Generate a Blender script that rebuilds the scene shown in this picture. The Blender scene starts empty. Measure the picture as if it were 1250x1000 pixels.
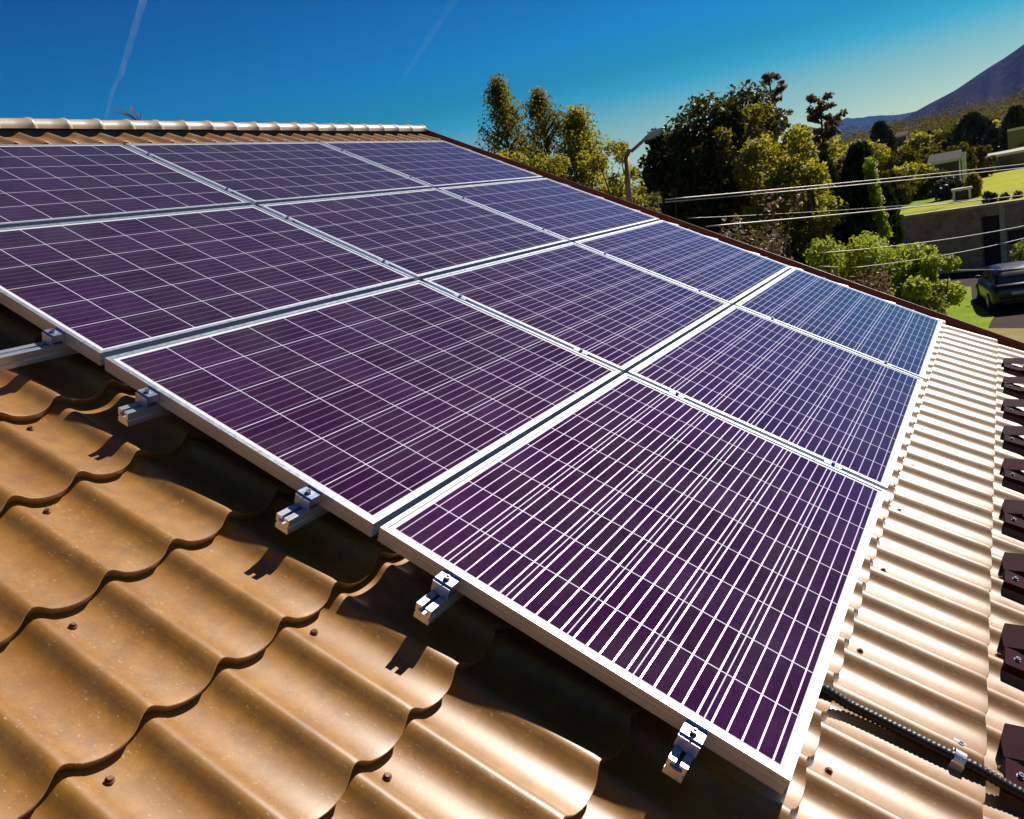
import bpy, math, random
import numpy as np
from mathutils import Matrix, Vector
rad = math.radians
C = bpy.context.scene.collection
PHI = rad(28.0)          # roof pitch
H = 6.832                # height of the top left corner of the panel field
CAM = Vector((-1.23709, -3.95525, H - 0.83220))

# ------------------------------------------------------------------ camera
cam = bpy.data.cameras.new('camera'); cam_o = bpy.data.objects.new('camera', cam); C.objects.link(cam_o)
cam.sensor_width = 36.0; cam.sensor_fit = 'HORIZONTAL'; cam.lens = 953.1 / 1250 * 36
cam.clip_start = 0.05; cam.clip_end = 60000
rx = Vector((0.51103751, -0.83939771, -0.18507338)); ry = Vector((-0.28440809, 0.03805989, -0.95794754)); rz = Vector((0.81114284, 0.54218349, -0.21928147))
cam_o.matrix_world = Matrix(((rx.x, -ry.x, -rz.x, CAM.x), (rx.y, -ry.y, -rz.y, CAM.y), (rx.z, -ry.z, -rz.z, CAM.z), (0, 0, 0, 1)))
bpy.context.scene.camera = cam_o

# ------------------------------------------------------------------ sky, sun, exposure
sun_dir = Vector((0.68, -0.243, 0.692)).normalized()
el = math.asin(sun_dir.z); az = math.atan2(sun_dir.y, sun_dir.x)
W = bpy.data.worlds.new('World'); bpy.context.scene.world = W; W.use_nodes = True
nt = W.node_tree; nt.nodes.clear()
out = nt.nodes.new('ShaderNodeOutputWorld'); bg = nt.nodes.new('ShaderNodeBackground')
sky = nt.nodes.new('ShaderNodeTexSky'); sky.sky_type = 'NISHITA'; sky.sun_disc = False
sky.sun_elevation = el; sky.sun_rotation = math.pi / 2 - az
sky.altitude = 400; sky.air_density = 1.0; sky.dust_density = 0.25; sky.ozone_density = 3.0
tcw = nt.nodes.new('ShaderNodeTexCoord'); sxw = nt.nodes.new('ShaderNodeSeparateXYZ'); nt.links.new(tcw.outputs['Generated'], sxw.inputs[0])
rw_ = nt.nodes.new('ShaderNodeValToRGB'); nt.links.new(sxw.outputs[2], rw_.inputs[0]); ce = rw_.color_ramp.elements
stops = [(0.0, (.60, .68, .42)), (.05, (.64, .68, .40)), (.087, (.44, .60, .38)), (.13, (.055, .47, .47)), (.156, (.012, .38, .42)), (.20, (.001, .36, .54)), (.358, (.001, .17, .44)), (.52, (.008, .06, .16)), (1.0, (.03, .055, .10))]
while len(ce) < len(stops): ce.new(.5)
for q_, (p_, c_) in enumerate(stops): ce[q_].position = p_; ce[q_].color = (*c_, 1)
m1 = nt.nodes.new('ShaderNodeVectorMath'); m1.operation = 'MULTIPLY'
nt.links.new(sky.outputs[0], m1.inputs[0]); nt.links.new(rw_.outputs[0], m1.inputs[1]); nt.links.new(m1.outputs[0], bg.inputs[0]); nt.links.new(bg.outputs[0], out.inputs[0])
bg.inputs[1].default_value = 0.1
sl = bpy.data.lights.new('sun', 'SUN'); sl.energy = 4.9; sl.angle = rad(0.5); sl.color = (1.0, 0.95, 0.86)
so = bpy.data.objects.new('sun', sl); C.objects.link(so); so.rotation_euler = sun_dir.to_track_quat('Z', 'Y').to_euler(); so.location = (0, 0, 60)
vs = bpy.context.scene.view_settings; vs.view_transform = 'Standard'; vs.look = 'None'; vs.gamma = 1; vs.exposure = 0.4
bpy.context.scene.cycles.max_bounces = 6; bpy.context.scene.cycles.transparent_max_bounces = 12
bpy.context.scene.cycles.volume_bounces = 0

# ------------------------------------------------------------------ helpers
def at(px, py, D):
    """world point on the ground distance D seen at a pixel of the 1250 px photograph (used to place far things at a real distance)"""
    d = rx * ((px - 625) / 953.1) + ry * ((py - 500) / 953.1) + rz
    k = D / math.hypot(d.x, d.y); return CAM + d * k

class NM:
    """node material helper"""
    def __init__(s, name):
        s.m = bpy.data.materials.new(name); s.m.use_nodes = True; s.t = s.m.node_tree; s.t.nodes.clear()
        s.out = s.n('ShaderNodeOutputMaterial')
    def n(s, kind, **kw):
        x = s.t.nodes.new(kind)
        for k, v in kw.items(): setattr(x, k, v)
        return x
    def l(s, a, b): s.t.links.new(a, b)
    def val(s, sock, v):
        if isinstance(v, bpy.types.NodeSocket): s.l(v, sock)
        elif v is not None: sock.default_value = v
    def math(s, op, a, b=None, c=None, clamp=False):
        x = s.n('ShaderNodeMath', operation=op); x.use_clamp = clamp
        s.val(x.inputs[0], a); s.val(x.inputs[1], b)
        if c is not None: s.val(x.inputs[2], c)
        return x.outputs[0]
    def coord(s, which='Object'): return s.n('ShaderNodeTexCoord').outputs[which]
    def noise(s, vec, scale, detail=4, rough=0.55, out='Fac'):
        x = s.n('ShaderNodeTexNoise'); s.l(vec, x.inputs['Vector']); x.inputs['Scale'].default_value = scale
        x.inputs['Detail'].default_value = detail; x.inputs['Roughness'].default_value = rough
        return x.outputs[out]
    def scalev(s, vec, v):
        x = s.n('ShaderNodeVectorMath', operation='MULTIPLY'); s.l(vec, x.inputs[0]); x.inputs[1].default_value = v; return x.outputs[0]
    def ramp(s, fac, stops):
        x = s.n('ShaderNodeValToRGB'); s.l(fac, x.inputs[0]); e = x.color_ramp.elements
        while len(e) < len(stops): e.new(0.5)
        for i, (p, c) in enumerate(stops): e[i].position = p; e[i].color = (*c, 1) if len(c) == 3 else c
        return x.outputs[0]
    def mixc(s, f, a, b):
        x = s.n('ShaderNodeMix', data_type='RGBA'); s.val(x.inputs[0], f)
        for i, v in ((6, a), (7, b)):
            if isinstance(v, bpy.types.NodeSocket): s.l(v, x.inputs[i])
            else: x.inputs[i].default_value = (*v, 1)
        return x.outputs[2]
    def mapr(s, v, a, b, c, d):
        x = s.n('ShaderNodeMapRange'); s.l(v, x.inputs[0])
        for i, q in enumerate((a, b, c, d)): x.inputs[i + 1].default_value = q
        return x.outputs[0]
    def pbr(s, color, rough=0.6, metal=0.0, coat=0.0, coat_rough=0.05, spec=0.5, bump=None, bd=0.003, bs=0.5, coat_ior=None):
        p = s.n('ShaderNodeBsdfPrincipled')
        if isinstance(color, bpy.types.NodeSocket): s.l(color, p.inputs['Base Color'])
        else: p.inputs['Base Color'].default_value = (*color, 1)
        s.val(p.inputs['Roughness'], rough); s.val(p.inputs['Metallic'], metal)
        p.inputs['Coat Weight'].default_value = coat; p.inputs['Coat Roughness'].default_value = coat_rough
        p.inputs['Specular IOR Level'].default_value = spec
        if coat_ior: p.inputs['Coat IOR'].default_value = coat_ior
        if bump is not None:
            b = s.n('ShaderNodeBump'); b.inputs['Distance'].default_value = bd; b.inputs['Strength'].default_value = bs
            s.l(bump, b.inputs['Height']); s.l(b.outputs[0], p.inputs['Normal'])
        return p.outputs[0]
    def done(s, sh):
        s.l(sh, s.out.inputs['Surface']); return s.m

def simple(name, col, rough=0.6, metal=0.0, var=0.18, scale=6.0, bump=0.0, spec=0.5, coat=0.0):
    k = NM(name); v = k.noise(k.coord(), scale, 5, 0.6)
    lo = tuple(c * (1 - var) for c in col); hi = tuple(min(1, c * (1 + var)) for c in col)
    c = k.ramp(v, [(0.3, lo), (0.7, hi)])
    r = k.mapr(v, 0.3, 0.7, max(0.02, rough - 0.06), min(1, rough + 0.06))
    return k.done(k.pbr(c, r, metal, coat=coat, spec=spec, bump=v if bump else None, bd=bump or 0.001))

class MB:
    """mesh builder"""
    def __init__(s): s.v = []; s.f = []; s.smooth = []
    def add(s, verts, faces, smooth=False):
        o = len(s.v); s.v += [tuple(p) for p in verts]
        for f in faces: s.f.append(tuple(i + o for i in f)); s.smooth.append(smooth)
        return s
    def box(s, a, b, M=None):
        x0, y0, z0 = a; x1, y1, z1 = b
        vs_ = [(x0, y0, z0), (x1, y0, z0), (x1, y1, z0), (x0, y1, z0), (x0, y0, z1), (x1, y0, z1), (x1, y1, z1), (x0, y1, z1)]
        if M: vs_ = [M @ Vector(p) for p in vs_]
        return s.add(vs_, [(0, 3, 2, 1), (4, 5, 6, 7), (0, 1, 5, 4), (1, 2, 6, 5), (2, 3, 7, 6), (3, 0, 4, 7)])
    def prism(s, poly, a, b, axis='x', M=None):
        """extrude a 2-D outline (list of pairs) between a and b along an axis"""
        n = len(poly)
        def P(u, w, k): return {'x': (k, u, w), 'y': (u, k, w), 'z': (u, w, k)}[axis]
        vs_ = [P(u, w, a) for u, w in poly] + [P(u, w, b) for u, w in poly]
        if M: vs_ = [M @ Vector(p) for p in vs_]
        fs = [tuple(range(n))[::-1], tuple(range(n, 2 * n))] + [(i, (i + 1) % n, (i + 1) % n + n, i + n) for i in range(n)]
        return s.add(vs_, fs)
    def tube(s, pts, r, seg=8, cap=True, smooth=True):
        pts = [Vector(p) for p in pts]; n = len(pts); rs = r if isinstance(r, (list, tuple)) else [r] * n
        vs_ = []; a = None
        for i, p in enumerate(pts):
            d = (pts[min(i + 1, n - 1)] - pts[max(i - 1, 0)]).normalized()
            if a is None:
                a = d.cross(Vector((0, 0, 1)) if abs(d.z) < .9 else Vector((1, 0, 0))).normalized()
            a = (a - d * a.dot(d)).normalized(); b = d.cross(a)
            for k in range(seg):
                t = 2 * math.pi * k / seg; vs_.append(p + (a * math.cos(t) + b * math.sin(t)) * rs[i])
        fs = []
        for i in range(n - 1):
            for k in range(seg):
                k2 = (k + 1) % seg; fs.append((i * seg + k, i * seg + k2, (i + 1) * seg + k2, (i + 1) * seg + k))
        if cap: fs += [tuple(range(seg)), tuple(range((n - 1) * seg, n * seg))[::-1]]
        return s.add(vs_, fs, smooth)
    def mesh(s, name):
        me = bpy.data.meshes.new(name); me.from_pydata(s.v, [], s.f); me.polygons.foreach_set('use_smooth', s.smooth)
        import bmesh
        b = bmesh.new(); b.from_mesh(me); bmesh.ops.recalc_face_normals(b, faces=b.faces); b.to_mesh(me); b.free()
        me.update(); return me

def tag(o, label=None, cat=None, group=None, kind=None):
    if label: o['label'] = label
    if cat: o['category'] = cat
    if group: o['group'] = group
    if kind: o['kind'] = kind
    return o
def obj(name, me, mat=None, parent=None, M=None, bevel=0.0):
    if isinstance(me, MB): me = me.mesh(name)
    o = bpy.data.objects.new(name, me); C.objects.link(o)
    if mat:
        if not me.materials: me.materials.append(mat)
    if M is not None: o.matrix_world = M
    if parent: o.parent = parent
    if bevel:
        b = o.modifiers.new('bevel', 'BEVEL'); b.width = bevel; b.segments = 2; b.limit_method = 'ANGLE'; b.angle_limit = rad(40)
    return o
def empty(name, M, label, cat, group=None):
    o = bpy.data.objects.new(name, None); C.objects.link(o); o.empty_display_size = 0.1
    o.matrix_world = M if isinstance(M, Matrix) else Matrix.Translation(M)
    return tag(o, label, cat, group)
def npmesh(name, V, F, smooth=False):
    me = bpy.data.meshes.new(name); V = np.asarray(V, np.float32); F = np.asarray(F, np.int32); k = F.shape[1]
    me.vertices.add(len(V)); me.vertices.foreach_set('co', V.ravel())
    me.loops.add(F.size); me.loops.foreach_set('vertex_index', F.ravel())
    me.polygons.add(len(F)); me.polygons.foreach_set('loop_start', np.arange(0, F.size, k, dtype=np.int32))
    me.polygons.foreach_set('loop_total', np.full(len(F), k, np.int32))
    me.polygons.foreach_set('use_smooth', np.full(len(F), smooth, bool))
    me.update(calc_edges=True); me.validate(); return me

ROOF = Matrix.Translation((0, 0, H)) @ Matrix.Rotation(PHI, 4, 'X')     # local: x along the ridge, y up the slope, z out of the roof

# ------------------------------------------------------------------ materials
def tile_material():
    k = NM('coated_metal_tile'); co = k.coord()
    big = k.noise(co, 2.2, 4, 0.6); fine = k.noise(co, 55, 5, 0.7); mid = k.noise(k.scalev(co, (9, 3.2, 9)), 2.5, 5, 0.65)
    base = k.ramp(big, [(0.3, (0.28, 0.108, 0.005)), (0.7, (0.38, 0.158, 0.008))])
    dust = k.ramp(mid, [(0.42, (0, 0, 0)), (0.75, (1, 1, 1))])
    dustf = k.math('MULTIPLY', dust, 0.30)
    c = k.mixc(dustf, base, (0.42, 0.24, 0.07))
    # pale scratches and dried drips, a few millimetres each, lying down the slope
    sc = k.noise(k.scalev(co, (260, 70, 60)), 1.0, 2, 0.5); scr = k.noise(co, 6.5, 2, 0.5)
    m = k.math('MULTIPLY', k.math('GREATER_THAN', sc, 0.685), k.math('GREATER_THAN', scr, 0.48))
    c = k.mixc(k.math('MULTIPLY', m, 0.55), c, (0.62, 0.5, 0.33))
    grain = k.noise(co, 21, 6, 0.72)
    c = k.mixc(k.math('MULTIPLY', k.ramp(grain, [(0.36, (1, 1, 1)), (0.60, (0, 0, 0))]), 0.42), c, (0.13, 0.052, 0.012))
    c = k.mixc(k.math('MULTIPLY', k.ramp(k.noise(co, 150, 3, 0.6), [(0.60, (0, 0, 0)), (0.72, (1, 1, 1))]), 0.35), c, (0.45, 0.30, 0.14))
    dk = k.math('GREATER_THAN', k.noise(k.scalev(co, (40, 22, 22)), 1.0, 3, 0.6), 0.70)
    c = k.mixc(k.math('MULTIPLY', dk, 0.35), c, (0.12, 0.05, 0.02))
    r = k.mapr(k.math('ADD', k.math('MULTIPLY', mid, 0.6), k.math('MULTIPLY', fine, 0.4)), 0.3, 0.7, 0.36, 0.54)
    hgt = k.math('ADD', k.math('MULTIPLY', fine, 0.35), k.math('MULTIPLY', mid, 0.65))
    sh = k.pbr(c, r, 0.0, spec=0.5, bump=hgt, bd=0.0026, bs=0.34)
    sh.node.inputs['IOR'].default_value = 1.5; sh.node.inputs['Coat Weight'].default_value = 1.0; sh.node.inputs['Coat Roughness'].default_value = 0.46; sh.node.inputs['Coat IOR'].default_value = 1.72; sh.node.inputs['Sheen Weight'].default_value = 0.10; sh.node.inputs['Sheen Roughness'].default_value = 0.4; sh.node.inputs['Sheen Tint'].default_value = (1, .9, .75, 1)
    return k.done(sh)
M_TILE = tile_material()
M_TRIM = simple('maroon_painted_steel', (0.16, 0.025, 0.022), 0.4, 0, 0.2, 14, 0.0005)
M_CAP = simple('pale_brown_ridge_steel', (0.60, 0.46, 0.32), 0.36, 0, 0.2, 7, 0.0006, spec=0.9, coat=0.8)
def alu(name, c, r, metal, stretch):
    k = NM(name); co = k.coord(); v = k.noise(k.scalev(co, stretch), 1.0, 4, 0.6)
    col = k.ramp(v, [(0.3, tuple(q * 0.93 for q in c)), (0.7, c)])
    return k.done(k.pbr(col, k.mapr(v, 0.3, 0.7, r - 0.05, r + 0.08), metal, bump=v, bd=0.0003))
M_FRAME = alu('anodised_frame', (0.55, 0.60, 0.74), 0.38, 0.75, (60, 60, 60))
M_RAIL = alu('mill_rail', (0.78, 0.81, 0.90), 0.30, 0.75, (6, 190, 190))
M_CLAMP = alu('clamp_aluminium', (0.45, 0.52, 0.80), 0.34, 0.8, (90, 90, 90))
M_BOLT = simple('bolt_steel', (0.38, 0.36, 0.42), 0.35, 0.9, 0.3, 80)
M_SCREW = simple('weathered_screw_head', (0.16, 0.07, 0.035), 0.5, 0.3, 0.4, 90)
M_BACK = simple('white_back_sheet', (0.7, 0.7, 0.72), 0.6)
M_BLACK = simple('black_plastic', (0.018, 0.012, 0.014), 0.45)

PW, PH, GS = 1.4534, 0.992, 0.0266
MS, MT = 0.0257, 0.0236
def cell_material():
    k = NM('polycrystalline_cells'); co = k.coord(); sx = k.n('ShaderNodeSeparateXYZ'); k.l(co, sx.inputs[0])
    X = k.math('SUBTRACT', sx.outputs[0], MS); Y = k.math('SUBTRACT', k.math('MULTIPLY', sx.outputs[1], -1.0), MT)
    cx = (PW - 2 * MS) / 9; cy = (PH - 2 * MT) / 6
    def line(v, period, off, half, soft):          # 1 on the line, 0 away from it
        f = k.math('PINGPONG', k.math('ADD', v, off), period / 2)     # 0 at multiples of the period
        return k.mapr(f, half - soft, half + soft, 1.0, 0.0)
    inside = k.math('MULTIPLY', k.math('MULTIPLY', k.math('GREATER_THAN', X, 0.0), k.math('LESS_THAN', X, PW - 2 * MS)),
                    k.math('MULTIPLY', k.math('GREATER_THAN', Y, 0.0), k.math('LESS_THAN', Y, PH - 2 * MT)))
    gx = line(X, cx, 0.0, 0.0014, 0.0003); gy = line(Y, cy, 0.0, 0.0014, 0.0003)
    gap = k.math('MAXIMUM', gx, gy)
    bus = line(Y, cy / 5, cy / 10, 0.00145, 0.0004)
    # crystal flakes and a slightly different tint for every cell
    ix = k.math('FLOOR', k.math('DIVIDE', X, cx)); iy = k.math('FLOOR', k.math('DIVIDE', Y, cy))
    cb = k.n('ShaderNodeCombineXYZ'); k.l(ix, cb.inputs[0]); k.l(iy, cb.inputs[1])
    oi = k.n('ShaderNodeObjectInfo'); k.l(oi.outputs['Random'], cb.inputs[2])
    wn = k.n('ShaderNodeTexWhiteNoise', noise_dimensions='3D'); k.l(cb.outputs[0], wn.inputs[0])
    vo = k.n('ShaderNodeTexVoronoi'); k.l(co, vo.inputs['Vector']); vo.inputs['Scale'].default_value = 75
    sc = k.n('ShaderNodeSeparateColor'); k.l(vo.outputs['Color'], sc.inputs[0])
    tint = k.math('ADD', k.math('MULTIPLY', wn.outputs[0], 0.6), k.math('MULTIPLY', sc.outputs[0], 0.4))
    col = k.ramp(tint, [(0.0, (0.024, 0.004, 0.022)), (0.5, (0.035, 0.006, 0.036)), (1.0, (0.047, 0.010, 0.060))])
    du = k.math('MULTIPLY', k.ramp(k.noise(co, 3.1, 6, 0.7), [(0.42, (0, 0, 0)), (0.72, (1, 1, 1))]), 0.10)
    sp_ = k.math('MULTIPLY', k.math('GREATER_THAN', k.noise(co, 130, 2, 0.5), 0.76), 0.35)
    col = k.mixc(k.math('MAXIMUM', du, sp_), col, (.20, .17, .17))
    cell = k.pbr(col, 0.6, 0.0, coat=1.0, coat_rough=0.03, coat_ior=1.36, spec=0.0)
    cell.node.inputs['Sheen Weight'].default_value = 0.30; cell.node.inputs['Sheen Roughness'].default_value = 0.35; cell.node.inputs['Sheen Tint'].default_value = (.32, .75, .85, 1)
    busb = k.pbr((0.74, 0.52, 0.78), 0.26, 0.9, coat=1.0, coat_rough=0.03, coat_ior=1.32)
    white = k.pbr((0.68, 0.62, 0.80), 0.6, 0, coat=1.0, coat_rough=0.03, coat_ior=1.32)
    edge = k.pbr((0.72, 0.72, 0.74), 0.6, 0, coat=1.0, coat_rough=0.03, coat_ior=1.32)
    def mix(f, a, b):
        x = k.n('ShaderNodeMixShader'); k.l(f, x.inputs[0]); k.l(a, x.inputs[1]); k.l(b, x.inputs[2]); return x.outputs[0]
    s_ = mix(gap, mix(bus, cell, busb), white)
    return k.done(mix(inside, edge, s_))
M_CELL = cell_material()

# ------------------------------------------------------------------ the house under the roof
house = empty('house', Matrix.Translation((0.7, 0.6, 0)), 'house roofed in brown wave profile metal tiles carrying the solar panels', 'house')
def part(name, me, mat, parent, M=None, bevel=0.0):
    """mesh given in world (or roof) coordinates, hung under its thing"""
    o = obj(name, me, mat, None, M, bevel); o.parent = parent
    top = parent
    o.matrix_parent_inverse = parent_world(parent).inverted()
    return o
def parent_world(p):
    # all placement is static, so a parent's world matrix is its chain of basis matrices
    m = p.matrix_basis.copy()
    if p.parent: m = parent_world(p.parent) @ p.matrix_parent_inverse @ m
    return m
S0, S1 = -3.9, 5.10
T_RIDGE, STEP = -0.74, 0.3475
T0 = 4.434
PITCH = 0.1600; PH0 = -0.432         # a crest stands at s = PH0 + n*PITCH
prof = [(0, -.1095), (.045, -.1103), (.09, -.1132), (.15, -.1205), (.20, -.1275), (.24, -.1305), (.30, -.1345), (.38, -.1385), (.48, -.1412), (.58, -.1416), (.68, -.1402), (.76, -.1365), (.82, -.1308), (.88, -.1225), (.94, -.1140)]
pu = np.array([p[0] for p in prof] + [1.0]); pm = np.array([p[1] for p in prof] + [-.1095])
def hprof(s): return np.interp(((s - PH0) / PITCH) % 1.0, pu, pm)
def hsm(s):
    # the pressed profile, slightly rounded
    return -.1095 + .84 * ((hprof(s - .004) + 2 * hprof(s) + hprof(s + .004)) / 4 + .1095)
def roof_mesh(sgn=1):
    ss = []; n0 = math.floor((S0 - PH0) / PITCH)
    for n in range(n0, n0 + 60):
        for u in pu[:-1]:
            s = PH0 + (n + u) * PITCH
            if S0 <= s <= S1: ss.append(s)
    ss = np.array([S0] + ss + [S1]); hb = hsm(ss); ns = len(ss)
    rows = []
    edges = [T0 + STEP * k for k in range(2, -16, -1)][::-1]; edges = [T_RIDGE] + [e for e in edges if e > T_RIDGE + 0.05]
    ph = np.random.default_rng(4)
    for a, b in zip(edges[:-1], edges[1:]):
        L = b - a; f0 = 1 - L / STEP
        wob = 0.0
        for t, d in ((a - 0.012 * (a > edges[0]), -0.0275 * (1 - f0)), (a + L * .33, -0.0265 * .67 * (1 - f0)), (a + L * .66, -0.0265 * .34 * (1 - f0)), (b - .018, 0.0), (b - .0012, 0.0), (b, -0.0010), (b - .012, -0.0275)):
            # the lip follows the wave: the pans reach further down the slope than the crests
            bow = (-(hb + .1095)) * 0.68 * (1.0 if (t >= b - .021 or a > edges[0]) else 0.0)
            rows.append(np.stack([ss, -(t + bow), hb + d], 1))
    V = np.concatenate(rows); nr = len(rows)
    i = np.arange(nr - 1)[:, None] * ns + np.arange(ns - 1)[None, :]
    F = np.stack([i, i + ns, i + ns + 1, i + 1], -1).reshape(-1, 4)
    F = F[:, ::-1] if False else F
    me = npmesh('roof', V, F, True)
    import bmesh
    b = bmesh.new(); b.from_mesh(me)
    for e in b.edges:
        if len(e.link_faces) == 2 and e.calc_face_angle(0) > rad(38): e.smooth = False
    bmesh.ops.solidify(b, geom=b.faces[:], thickness=0.0012) if False else None
    b.to_mesh(me); b.free(); return me
roof = part('roof', roof_mesh(), M_TILE, house, ROOF)
# the other slope, mirrored about the ridge line
ridge_w = ROOF @ Vector((0, -T_RIDGE, -0.12))
MIR = Matrix.Translation((0, 2 * ridge_w.y, 0)) @ Matrix.Diagonal((1, -1, 1, 1))
me2 = roof.data.copy(); me2.transform(MIR @ ROOF)
me2.flip_normals()
part('roof', me2, M_TILE, house)
# screws in the pans, alternate waves
scr = MB()
scr.tube([(0, 0, 0), (0, 0, .0035)], .0085, 10); scr.prism([(.0052 * math.cos(rad(60 * q)), .0052 * math.sin(rad(60 * q))) for q in range(6)], .0035, .0085, 'z')
scr_me = scr.mesh('screw'); scr_me.materials.append(M_SCREW)
cnt = 0; rnd = random.Random(5)
for k in range(-2, 15):
    t = T0 - STEP * k + 0.052
    for n in range(-20, 36):
        if (n + 2 * k) % 3: continue
        s = PH0 + (n + 0.30 + rnd.uniform(-.04, .04)) * PITCH
        near = s < -0.1 and s > -1.35 and t > 2.0
        right = t > 4.0 and -0.6 < s < 4.6
        if not (near or right) or cnt > 98: continue
        cnt += 1
        o = bpy.data.objects.new('screw', scr_me); C.objects.link(o); o.parent = roof
        o.matrix_basis = Matrix.Translation((s, -(t + rnd.uniform(-.006, .006)), float(hsm(np.array([s]))[0]) - .0265 * .80)) @ Matrix.Rotation(rnd.uniform(-.3, .3), 4, 'Y')
# ridge caps: half round lengths, each overlapping the next
cap = MB(); R0 = 0.062; LC = 0.205
sec = [(math.cos(rad(a)), math.sin(rad(a))) for a in range(-12, 193, 12)]
def ring(x, r): return [(x, c * r, s_ * r * .92) for c, s_ in sec]
xs = [(0, R0 * 1.0), (.016, R0 * 1.10), (.026, R0 * 1.10), (.034, R0 * 1.0), (LC * .6, R0 * .965), (LC + .02, R0 * .93)]
vv = []; nn = len(sec)
for x, r in xs: vv += ring(x, r)
for x, r in xs: vv += ring(x, r - .002)
ff = []
for a in range(len(xs) - 1):
    for q in range(nn - 1):
        i = a * nn + q; ff.append((i, i + nn, i + nn + 1, i + 1)); j = i + nn * len(xs); ff.append((j, j + 1, j + nn + 1, j + nn))
for q in range(nn - 1):
    ff.append((q, q + 1, q + 1 + nn * len(xs), q + nn * len(xs)))
cap.add(vv, ff, True); cap_me = cap.mesh('ridge_cap'); cap_me.materials.append(M_CAP)
rc = ROOF @ Vector((0, -(-0.735), -0.125))
n = 0; s = S1 + 0.03 - LC
while s > S0 - .1 and n < 60:
    o = bpy.data.objects.new('ridge_cap', cap_me); C.objects.link(o); o.parent = house
    o.matrix_basis = Matrix.Translation((s + LC, rc.y, rc.z + rnd.uniform(-.0012, .0012))) @ Matrix.Rotation(math.pi, 4, 'Z') @ Matrix.Rotation(rnd.uniform(-.008, .008), 4, 'Y')
    o.matrix_parent_inverse = parent_world(house).inverted()
    s -= LC; n += 1
rb = MB(); rb.prism([(rc.y - .030, rc.z - .10), (rc.y - .030, rc.z + .030), (rc.y + .030, rc.z + .030), (rc.y + .030, rc.z - .10)], S0 + .02, S1 - .01, 'x'); part('ridge_shadow_fill', rb, M_BLACK, house)  # gap filler added under the caps, black for the shadow there
# verge trims, gutter, fascia, walls
for s_, sg in ((S1, 1), (S0, -1)):
    tr = MB()
    for a, b in ((s_ - .002 * sg, s_ + .026 * sg),):
        a, b = min(a, b), max(a, b)
        tr.box((a, -(T0 + 2 * STEP + .01), -.098), (b, -(T_RIDGE - .02), -.092)); tr.box((b - .004 if sg > 0 else a, -(T0 + 2 * STEP + .01), -.26), (b if sg > 0 else a + .004, -(T_RIDGE - .02), -.092))
        tr.box((a, -(T0 + 2 * STEP + .01), -.092), (a + .004, -(T_RIDGE - .02), -.088))
    part('verge_trim', tr, M_TRIM, house, ROOF, 0.002)
    me_ = tr.mesh('verge_trim'); me_.transform(MIR @ ROOF); me_.flip_normals(); part('verge_trim', me_, M_TRIM, house)
TE = T0 + 2 * STEP
pe = ROOF @ Vector((0, -TE, -0.16))
g = MB(); gs = [(math.cos(rad(a)) * .065, math.sin(rad(a)) * .065) for a in range(180, 361, 15)]
gi = [(c * .94, s2 * .94) for c, s2 in gs[::-1]]
g.prism([(c + pe.y - .055, s2 + pe.z - .02) for c, s2 in gs + gi], S0, S1, 'x'); part('gutter', g, M_TRIM, house)
fb = MB(); fb.box((S0 + .1, pe.y + .02, pe.z - .2), (S1 - .1, pe.y + .045, pe.z - .03)); part('fascia', fb, M_TRIM, house)
M_PLASTER = simple('pale_plaster', (0.55, 0.5, 0.42), 0.9, 0, 0.12, 3, 0.002)
yb = 2 * ridge_w.y - pe.y
wl = MB(); y0, y1 = pe.y + .45, yb - .45; zt = pe.z - .12; zr = ridge_w.z - .28
def hz(y): return zr - abs(y - ridge_w.y) * math.tan(PHI)
wl.prism([(y0, 0), (y1, 0), (y1, hz(y1)), (ridge_w.y, zr), (y0, hz(y0))], S0 + .35, S1 - .45, 'x'); part('wall', wl, M_PLASTER, house)
# small weed sprouting behind a ridge cap
M_WEED = simple('dry_weed', (0.07, 0.03, 0.02), 0.8)
wd = MB(); wp = Vector((2.16, rc.y + .03, rc.z + .05)); rr = random.Random(3)
for q in range(9):
    a = rr.uniform(0, 6.28); l = rr.uniform(.06, .17); sp = rr.uniform(.3, 1.3)
    pts = [wp + Vector((math.cos(a) * sp * l * u, math.sin(a) * sp * l * u * .5, l * (u - .45 * u * u * sp))) for u in (0, .3, .6, .85, 1)]
    wd.tube(pts, [.003, .0026, .002, .0016, .001], 5)
    for u in (2, 3, 4):
        p = pts[u]; wd.add([p, p + Vector((.018 * rr.uniform(-1, 1), .01, .012)), p + Vector((.03 * rr.uniform(-1, 1), 0, .004))], [(0, 1, 2)])
tag(obj('weed', wd, M_WEED), 'small dry dark weed sprouting on the ridge caps at upper left', 'weed')

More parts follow.
